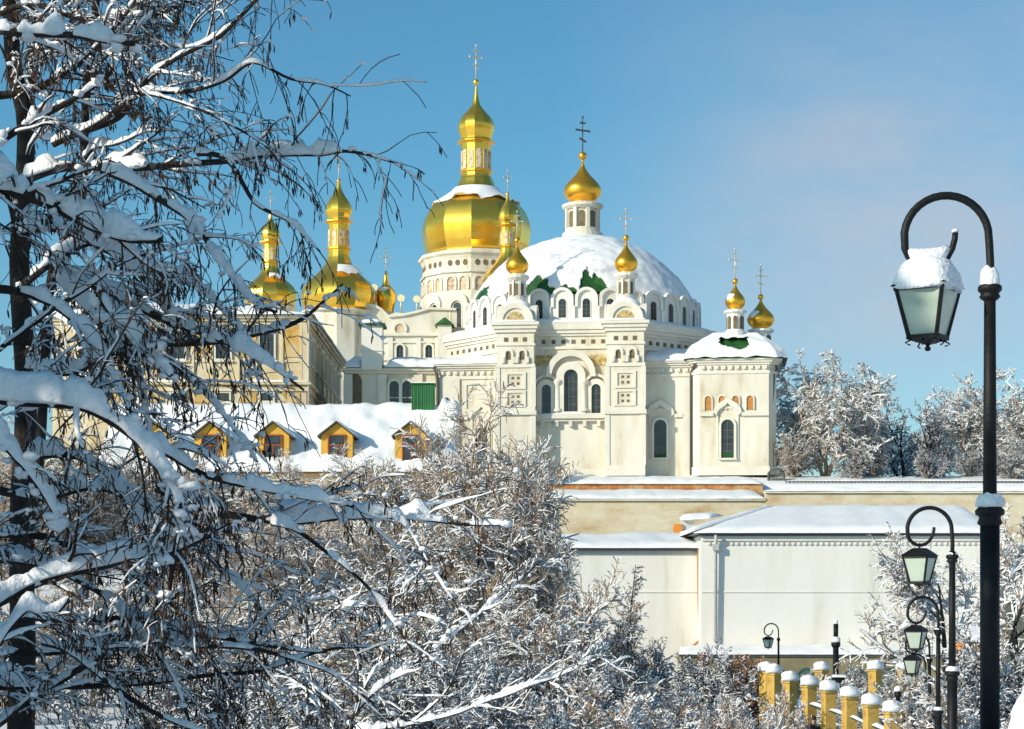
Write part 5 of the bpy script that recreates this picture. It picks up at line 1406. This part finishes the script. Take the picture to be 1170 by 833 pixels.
x=Xp(1085,92); place(RT,(x,92,gz(x,92)-.1),2.4,1.45,'snow laden tree between the second lamp and the white wall','snow laden trees at the right')

# ================================================================ the big snowy tree in the left foreground
def smooth_path(P,sub=4):
    out=[]; n=len(P)
    for i in range(n-1):
        p0=P[max(0,i-1)];p1=P[i];p2=P[i+1];p3=P[min(n-1,i+2)]
        for k in range(sub):
            t=k/sub; out.append(0.5*((2*p1)+(p2-p0)*t+(2*p0-5*p1+4*p2-p3)*t*t+(3*p1-p0-3*p2+p3)*t*t*t))
    out.append(P[-1]); return out
FC=dict(segs=[8,8,6,5,4],taper=[.4,.25,.3,.4,.6],wob=[.05,.10,.12,.12,.12],trop=[0,.0,-.06,-.13,-.17],kids=[0,6,5,3],start=[.1,.12,.1,.1],ang=[50,46,44,38],ratio=[.5,.47,.60,.52],rr=[.5,.5,.6,.7],rmin=.0026,maxl=4,
        snow=[.02,.038,.019,.010,.004],cover=[.5,.55,.42,.22,.0],sfreq=4.2,steep=.10,sstep=.03,tipf=.45)
#        px/row path ................................ depth0 depth1 r0    r1   snow cover kids
BR=[
 ([(60,165),(131,131),(162,99),(214,63),(254,40),(293,4),(325,-30)],12.0,11.2,.026,.010,.030,.55,9),
 ([(90,150),(130,125),(166,107),(218,105),(257,93),(293,71),(333,93),(370,99),(402,110)],11.8,10.6,.022,.004,.030,.5,10),
 ([(30,205),(79,194),(140,194),(190,190),(261,184),(301,176),(357,178),(388,172),(420,175),(447,183)],12.0,10.5,.032,.005,.075,.5,11),
 ([(230,178),(261,184),(293,230),(329,254),(350,272),(368,288)],10.9,10.2,.018,.005,.03,.5,7),
 ([(-30,205),(0,218),(55,232),(111,258),(150,273),(185,275)],10.2,9.6,.045,.016,.12,1.0,7),
 ([(-20,25),(0,32),(59,40),(115,48),(150,52)],10.8,10.2,.03,.012,.105,.95,6),
 ([(120,195),(158,210),(222,254),(254,301),(285,340),(318,352)],11.0,10.1,.028,.007,.085,.95,8),
 ([(-20,180),(0,166),(40,135),(95,103),(130,80)],10.9,11.4,.03,.014,.09,.8,6),
 ([(160,105),(198,115),(257,135),(301,166),(318,190)],11.3,10.8,.012,.004,.015,.3,7),
 ([(-10,412),(0,404),(87,332),(130,300),(170,290)],9.6,10.2,.017,.008,.02,.3,5),
 ([(60,300),(117,330),(175,359),(220,379),(253,391),(300,412),(345,450)],10.6,9.8,.032,.006,.09,.85,9),
 ([(120,388),(188,391),(253,391),(300,380),(345,362),(375,340),(392,324)],10.8,10.4,.032,.005,.07,.6,9),
 ([(-20,448),(0,453),(65,460),(110,470),(155,500),(188,540),(207,570),(212,600),(203,640),(195,685)],9.0,8.7,.034,.010,.105,1.2,9),
 ([(150,495),(194,518),(233,541),(298,557),(350,572),(400,585)],9.2,9.2,.022,.006,.07,.8,9),
 ([(180,560),(230,580),(288,594),(340,598),(400,594),(468,590),(530,594),(587,600)],9.6,9.2,.024,.006,.085,.62,7),
 ([(310,598),(336,606),(370,629),(411,663),(440,700),(475,745)],9.3,9.0,.014,.005,.06,.55,7),
 ([(448,590),(466,600),(490,633),(513,670),(530,700)],9.25,9.0,.009,.004,.05,.4,5),
 ([(-10,490),(6,511),(32,550),(58,589),(66,610)],8.8,8.7,.026,.012,.10,1.15,4),
 ([(110,330),(139,366),(168,392),(188,417),(200,430)],9.9,9.7,.028,.012,.125,1.2,4),
 ([(70,320),(100,350),(130,395),(155,427),(168,482),(176,520)],10.4,10.0,.026,.010,.09,1.0,6),
 ([(-15,690),(0,683),(45,662),(115,647),(152,638),(197,633),(240,612)],8.6,9.0,.038,.016,.06,1.1,6),
 ([(-15,745),(0,726),(27,695),(52,704),(76,683)],8.4,8.5,.024,.010,.06,1.1,3),
 ([(-15,612),(55,613),(118,638),(160,665),(200,700)],9.5,9.3,.024,.008,.04,.7,7),
 ([(-15,745),(60,742),(121,738),(206,739),(300,745),(380,772),(430,800)],9.8,9.2,.022,.006,.022,.6,8),
 ([(-15,835),(0,823),(76,774),(130,738),(167,704),(210,670)],9.3,9.8,.026,.010,.045,.8,6),
 ([(-15,785),(91,788),(197,777),(300,765),(380,740),(440,738)],10.2,9.7,.02,.005,.02,.55,8),
 ([(20,700),(61,704),(167,707),(228,726),(300,738),(370,745)],9.9,9.4,.024,.006,.045,.6,8),
 ([(50,735),(80,750),(150,800),(210,830),(280,850)],9.4,9.0,.02,.008,.02,.5,6),
 ([(-10,560),(40,570),(110,560),(180,585),(250,640),(300,700),(330,760)],10.4,9.8,.026,.006,.05,.75,9),
 ([(20,330),(60,300),(110,280),(170,300),(230,330),(280,390),(300,440)],11.2,10.4,.026,.006,.08,.9,9),
 ([(-10,110),(40,100),(90,70),(140,20),(160,-20)],11.6,11.8,.028,.014,.04,.5,7),
 ([(-10,330),(50,345),(100,380),(140,440),(160,500)],10.0,9.6,.026,.010,.085,1.0,6),
 ([(30,520),(90,520),(140,560),(170,620),(180,690)],9.9,9.6,.022,.007,.08,.9,7),
 ([(20,270),(70,262),(130,290),(180,330),(205,370)],10.7,10.2,.028,.010,.11,1.05,6),
 ([(-10,20),(40,5),(100,18),(170,20),(230,-10)],12.2,12.0,.024,.012,.04,.5,8),
 ([(30,420),(80,425),(140,400),(210,430),(260,480),(290,530)],10.6,10.0,.024,.006,.075,.8,8),
 ([(-10,640),(60,650),(130,690),(190,760),(220,833)],9.7,9.3,.022,.007,.05,.8,7),
]
def open_air(p):                                                   # the crown thins out towards its right-hand side
    px=CX+p.x/p.y*F; py=HY-p.z/p.y*F
    if py<520 and px>215: return min(.62,(px-215)/260+.12)
    if px>300: return .3
    return 0
def fg_tree(name,label,trunks,idx,seed,extra):
    rng=random.Random(seed); out=[]; C=dict(FC,thin=open_air)
    for path,D,r0,r1 in trunks:
        P=smooth_path([W(px,py,D) for px,py in path],4); n=len(P)
        rad=[r0+(r1-r0)*i/(n-1) for i in range(n)]
        out.append((P,rad,0))
        for q in range(extra):                                     # free limbs off the trunk fill the crown
            i=rng.randrange(3,n-1); p=P[i]
            a=rng.uniform(-1.4,1.7); d=Vector((math.cos(a)*.8,math.sin(a)*.9-.1,rng.uniform(-.15,.5)))
            grow(out,rng,p,d,rng.uniform(.7,1.35),rng.uniform(.007,.014),1,dict(C,kids=[0,7,5,2]))
    special=[]
    for k in idx:
        path,d0,d1,r0,r1,sn,cv,kids=BR[k]
        n=len(path)
        P=smooth_path([W(px,py,d0+(d1-d0)*i/(n-1)) for i,(px,py) in enumerate(path)],5)
        m=len(P)
        for i in range(m): P[i]=P[i]+Vector((noise.noise(P[i]*2.1),noise.noise(P[i]*2.1+Vector((7,0,0)))*2,noise.noise(P[i]*2.1+Vector((0,9,0)))))*.035
        rad=[r0+(r1-r0)*(i/(m-1))**.8 for i in range(m)]
        special.append((P,rad,1,sn,cv))
        L_=sum((P[i+1]-P[i]).length for i in range(m-1))
        spawn(out,rng,P,rad,max(.7,min(1.6,L_*.75)),1,dict(C,kids=[0,kids,5,3],start=[.1,.12,.12,.1]),int(kids*1.15)+1)
    for k in idx:                                                  # thin drooping twigs with catkins near the outer ends
        if k not in (0,1,2,3,6,8): continue
        P,rad=[(q[0],q[1]) for q in special][list(idx).index(k)]; m=len(P)
        for q in range(10):
            i=int(m*(.5+.49*(q+rng.random())/10)); i=min(i,m-2)
            grow(out,rng,P[i],Vector((rng.uniform(-.3,.6),rng.uniform(-.4,.4),rng.uniform(-.7,.1))),rng.uniform(.16,.42),.004,3,dict(C,kids=[0,0,0,3],thin=lambda p:0,trop=[0,0,-.1,-.22,-.3]))
    T=thing(name,label,'tree',trunk_base(trunks[0]),0,None)
    off=T.location
    MBt=bark_mesh(out,(0,),{0:14}); MBt.build('trunk',['bark'],T,off)
    lim=MB()
    for P,rad,lv,sn,cv in special: lim.tube(P,rad,8,0,True,True)
    for pts,rad,lv in out:
        if lv==1: lim.tube(pts,rad,6,0,True,False)
    lim.build('limb',['bark'],T,off)
    tw=bark_mesh(out,(2,3,4),{2:4,3:3,4:3}); tw.build('twigs',['twig'],T,off)
    sm=snow_mesh(out,C,rng,None,(1,2))
    for P,rad,lv,sn,cv in special:
        C2=dict(C,snow=[0,sn*.72,0,0,0],cover=[0,cv*.82,0,0,0],sstep=.018,sfreq=4.6,steep=.05,na=1.7,ne=.8)
        q=snow_mesh([(P,rad,1)],C2,rng,None,(1,)); sm.add(q.v,q.f,0,True)
    # soft clumps where the snow has gathered in the forks and hangs from the boughs
    for P,rad,lv,sn,cv in special:
        if sn<.05: continue
        for q in range(int(len(P)*cv*.9)):
            i=rng.randrange(1,len(P)-1); s_=sn*rng.uniform(.14,.34)
            c=P[i]+Vector((rng.gauss(0,1)*sn*.30,rng.gauss(0,1)*sn*.3,rng.uniform(-.2,.35)*sn))
            sm.ball(c,s_*rng.uniform(.8,1.5),s_,s_*rng.uniform(.6,1.0),9,7,0,.45,rng.uniform(0,30))
    for pts,rad,lv in out:                                         # little cushions caught on the twigs
        if lv not in (2,3): continue
        for p in pts[1:]:
            if rng.random()<(.17 if lv==2 else .05):
                q_=rng.uniform(.007,.018)
                sm.ball(p+Vector((0,0,q_*.35)),q_*rng.uniform(.8,1.7),q_,q_*rng.uniform(.6,.95),7,5,0,.5,rng.uniform(0,30))
    sm.build('snow',['snow_fine'],T,off)
    pd=MB()
    for pts,rad,lv in out:                                         # hanging catkins on the outer twigs
        if lv<3: continue
        pr=(0 if pts[0].y>20 else .11) if pts[0].x>-1.75 or pts[0].z>1.3 else .045
        for p in pts[1:]:
            if rng.random()<pr:
                for q in range(rng.choice((1,1,1,2,3))):
                    h=rng.uniform(.022,.048); w_=rng.uniform(.0035,.0062); st=rng.uniform(.008,.03)
                    a=p+Vector((rng.gauss(0,.009),rng.gauss(0,.009),-st)); dx=Vector((rng.gauss(0,.16)*h,rng.gauss(0,.16)*h,-h))
                    pd.tube([a,a+dx*.15,a+dx*.6,a+dx],[.002,w_*.9,w_,.002],4,0,True,False)
                    pd.tube([p,a],[.0016,.0016],3,0,False,False)
    if pd.v: pd.build('seed_clusters',['pod'],T,off)
    return T
def trunk_base(t):
    p=W(t[0][0][0],t[0][0][1],t[1]); return (p.x,p.y,p.z)
low=lambda D,z:HY-z*F/D
A_tr=[([(22,low(12.4,-2.5)),(24,833),(26,720),(24,600),(30,450),(22,300),(30,150),(14,60),(10,-120)],12.4,.095,.045),([(26,640),(45,520),(52,400),(62,300),(92,240),(98,120),(108,40),(112,-80)],12.2,.034,.022),([(28,190),(36,90),(38,20),(42,-70)],12.4,.034,.022)]
fg_tree('foreground_tree','big dark tree with heavy snow boughs and hanging seed clusters in left foreground',A_tr,[i for i in range(len(BR)) if i not in (12,17,20,21,22,23,24,25,26,27,36)],61,7)
B_tr=[([(-70,low(9.6,-2.3)),(-66,833),(-58,700),(-62,560),(-50,400),(-55,250)],9.6,.09,.05)]
fg_tree('foreground_tree','nearer snowy tree at left edge, low bare boughs and a thick drooping snow bough',B_tr,[12,17,20,21,22,23,24,25,26,27,36],62,7)

# ---- a leaning sapling nearer than the thicket, its stems lined with thick snow
BR0=len(BR)
BR+=[([(395,840),(408,809),(468,764),(513,730),(560,690),(588,666),(612,645)],26.,27.,.034,.012,.085,1.0,9),
 ([(404,815),(425,770),(440,735),(455,690),(462,655)],26.1,26.4,.022,.009,.05,.6,7),
 ([(400,835),(480,826),(560,800),(630,775),(690,752)],26.,25.4,.028,.010,.08,.95,9),
 ([(470,828),(500,800),(520,770),(535,735)],25.9,25.6,.018,.008,.05,.7,5),
 ([(388,850),(360,790),(350,740),(352,690),(360,640)],26.1,26.8,.024,.009,.05,.6,8),
 ([(352,730),(385,695),(420,676),(450,668)],26.5,26.6,.015,.007,.05,.8,5)]
BK,FK=open_air,FC
open_air=lambda p:0
FC=dict(FC,rmin=.0055,snow=[.02,.05,.035,.022,.012],cover=[.5,.8,.7,.55,.3],kids=[0,6,5,3],trop=[0,0.02,0.0,-.04,-.06])
fg_tree('leaning_sapling','low leaning sapling with thick white snow along its spreading stems, centre bottom',[([(372,low(26.,-3.4)),(380,910),(388,870),(397,832)],26.,.06,.035)],list(range(BR0,BR0+6)),77,0)
FC=FK; open_air=BK
# ================================================================ unseen spruces added left of the view to shade the foreground tree
def shadetree(seed,H,label,loc):
    rng=random.Random(seed); T=thing('shadetree',label,'tree',loc,0,'added shade spruces left of the view')
    b=MB(); b.tube([(0,0,-.3),(0,0,H*.5),(0,0,H)],[.2,.12,.02],8); b.build('trunk',['bark'],T)
    b=MB(); s=MB()
    n=int(H*15)
    for q in range(n):
        t=(q+rng.random())/n; z=H*(.06+.93*t); L_=(1-t)**.85*H*.23*rng.uniform(.75,1.1)+.12; a=q*2.4+rng.uniform(-.3,.3)
        d=Vector((math.cos(a),math.sin(a),rng.uniform(-.30,-.05))); sd=Vector((-math.sin(a),math.cos(a),0))
        p=Vector((0,0,z)); k=max(3,int(L_/.16))
        for i in range(k):
            f=(i+.4)/k; c=p+d*L_*f+Vector((0,0,.10*L_*f*f)); w_=.34*(1-f)**.6*min(1,L_)+.07
            for sg in (-1,1):
                e=c+sd*sg*w_*rng.uniform(.7,1.1)+d*.16+Vector((0,0,-.09*rng.random()-.02))
                m_=d*.075
                b.add([c-m_,c+m_,e+m_*.5,e-m_*.5],[(0,1,2,3)])
                b.add([c,c+Vector((0,0,-.12)),e+Vector((0,0,-.10)),e],[(0,1,2,3)])
            if rng.random()<.5: s.ball(c+Vector((0,0,.03)),w_*.75,w_*.6,.05+.03*rng.random(),7,5,0,.4,q)
    b.build('crown',['needle'],T); s.build('snow',['snow'],T); return T
shadetree(71,12.0,'added tall snowy spruce nearest the foreground tree on its sunward side',(-9.2,5.2,gz(-9.2,5.2)))
shadetree(72,13.0,'added tall snowy spruce standing farthest up the slope left of the view',(-11.2,8.0,gz(-11.2,8)))
shadetree(73,11.5,'added tall snowy spruce closest behind the viewer at the left',(-7.6,2.2,gz(-7.6,2.2)))
EXPOSURE=0.0
# ================================================================ sky, sun, camera
w=bpy.data.worlds.new('World'); SC.world=w; w.use_nodes=True
nt=w.node_tree; N=nt.nodes; L=nt.links; bg=N['Background']
sky=N.new('ShaderNodeTexSky'); sky.sky_type='NISHITA'; sky.sun_disc=False
sky.sun_elevation=R(SUN_EL); sky.sun_rotation=R(180+SUN_AZ); sky.altitude=150; sky.air_density=1.0; sky.dust_density=1.0; sky.ozone_density=1.6
tc=N.new('ShaderNodeTexCoord'); mp=N.new('ShaderNodeMapping'); mp.inputs['Scale'].default_value=(3.0,1.0,7.5); mp.inputs['Location'].default_value=(0.35,0.0,0.55)
L.new(tc.outputs['Generated'],mp.inputs['Vector'])
nz=N.new('ShaderNodeTexNoise'); nz.inputs['Scale'].default_value=1.1; nz.inputs['Detail'].default_value=7; nz.inputs['Roughness'].default_value=.55
L.new(mp.outputs['Vector'],nz.inputs['Vector'])
sp=N.new('ShaderNodeSeparateXYZ'); L.new(tc.outputs['Generated'],sp.inputs[0])
side=N.new('ShaderNodeMapRange'); side.inputs['From Min'].default_value=0.02; side.inputs['From Max'].default_value=0.19; side.clamp=True
L.new(sp.outputs['X'],side.inputs['Value'])
hi=N.new('ShaderNodeMapRange'); hi.inputs['From Min'].default_value=0.32; hi.inputs['From Max'].default_value=0.24; hi.clamp=True
L.new(sp.outputs['Z'],hi.inputs['Value'])
cr=N.new('ShaderNodeMapRange'); cr.inputs['From Min'].default_value=0.27; cr.inputs['From Max'].default_value=0.62; cr.clamp=True
L.new(nz.outputs['Fac'],cr.inputs['Value'])
m1=N.new('ShaderNodeMath'); m1.operation='MULTIPLY'; L.new(side.outputs[0],m1.inputs[0]); L.new(cr.outputs[0],m1.inputs[1])
m2=N.new('ShaderNodeMath'); m2.operation='MULTIPLY'; L.new(m1.outputs[0],m2.inputs[0]); L.new(hi.outputs[0],m2.inputs[1])
lw=N.new('ShaderNodeMapRange'); lw.inputs['From Min'].default_value=0.09; lw.inputs['From Max'].default_value=0.17; lw.clamp=True; L.new(sp.outputs['Z'],lw.inputs['Value'])
m3=N.new('ShaderNodeMath'); m3.operation='MULTIPLY'; L.new(lw.outputs[0],m3.inputs[1]); L.new(m2.outputs[0],m3.inputs[0])
mx=N.new('ShaderNodeMix'); mx.data_type='RGBA'; mx.inputs[7].default_value=(4.1,4.25,4.75,1)
L.new(m3.outputs[0],mx.inputs['Factor']); L.new(sky.outputs['Color'],mx.inputs[6])
tn=N.new('ShaderNodeMix'); tn.data_type='RGBA'; tn.blend_type='MULTIPLY'; tn.inputs['Factor'].default_value=1; tn.inputs[7].default_value=(0.56,0.98,1.10,1)
gd=N.new('ShaderNodeMapRange'); gd.inputs['From Min'].default_value=0.03; gd.inputs['From Max'].default_value=0.22; gd.clamp=True; L.new(sp.outputs['Z'],gd.inputs['Value'])
tm=N.new('ShaderNodeMix'); tm.data_type='RGBA'; tm.inputs[6].default_value=(0.76,0.94,1.03,1); tm.inputs[7].default_value=(0.49,0.96,1.07,1); L.new(gd.outputs[0],tm.inputs['Factor']); L.new(tm.outputs[2],tn.inputs[7])
L.new(sky.outputs['Color'],tn.inputs[6]); L.new(tn.outputs[2],mx.inputs[6])
L.new(mx.outputs[2],bg.inputs['Color']); bg.inputs['Strength'].default_value=0.132
ld=bpy.data.lights.new('sun','SUN'); ld.energy=4.7; ld.angle=R(0.53); ld.color=(1.0,0.89,0.72)
lo=bpy.data.objects.new('sun',ld); COL.objects.link(lo)
sd=Vector((math.sin(R(SUN_AZ))*math.cos(R(SUN_EL)),math.cos(R(SUN_AZ))*math.cos(R(SUN_EL)),-math.sin(R(SUN_EL))))
lo.rotation_euler=sd.to_track_quat('-Z','Y').to_euler(); lo.location=(-30,-20,40)
cd=bpy.data.cameras.new('camera'); cam=bpy.data.objects.new('camera',cd); COL.objects.link(cam)
cd.sensor_width=36; cd.sensor_fit='HORIZONTAL'; cd.lens=36*F/1170; cd.shift_y=(HY-416.5)/1170; cd.clip_end=3000; cd.clip_start=0.1
cam.location=(0,0,0); cam.rotation_euler=(R(90),0,0); SC.camera=cam
SC.view_settings.view_transform='Standard'; SC.view_settings.look='None'; SC.view_settings.gamma=1; SC.view_settings.exposure=EXPOSURE
SC.cycles.max_bounces=6; SC.cycles.diffuse_bounces=3; SC.cycles.glossy_bounces=3
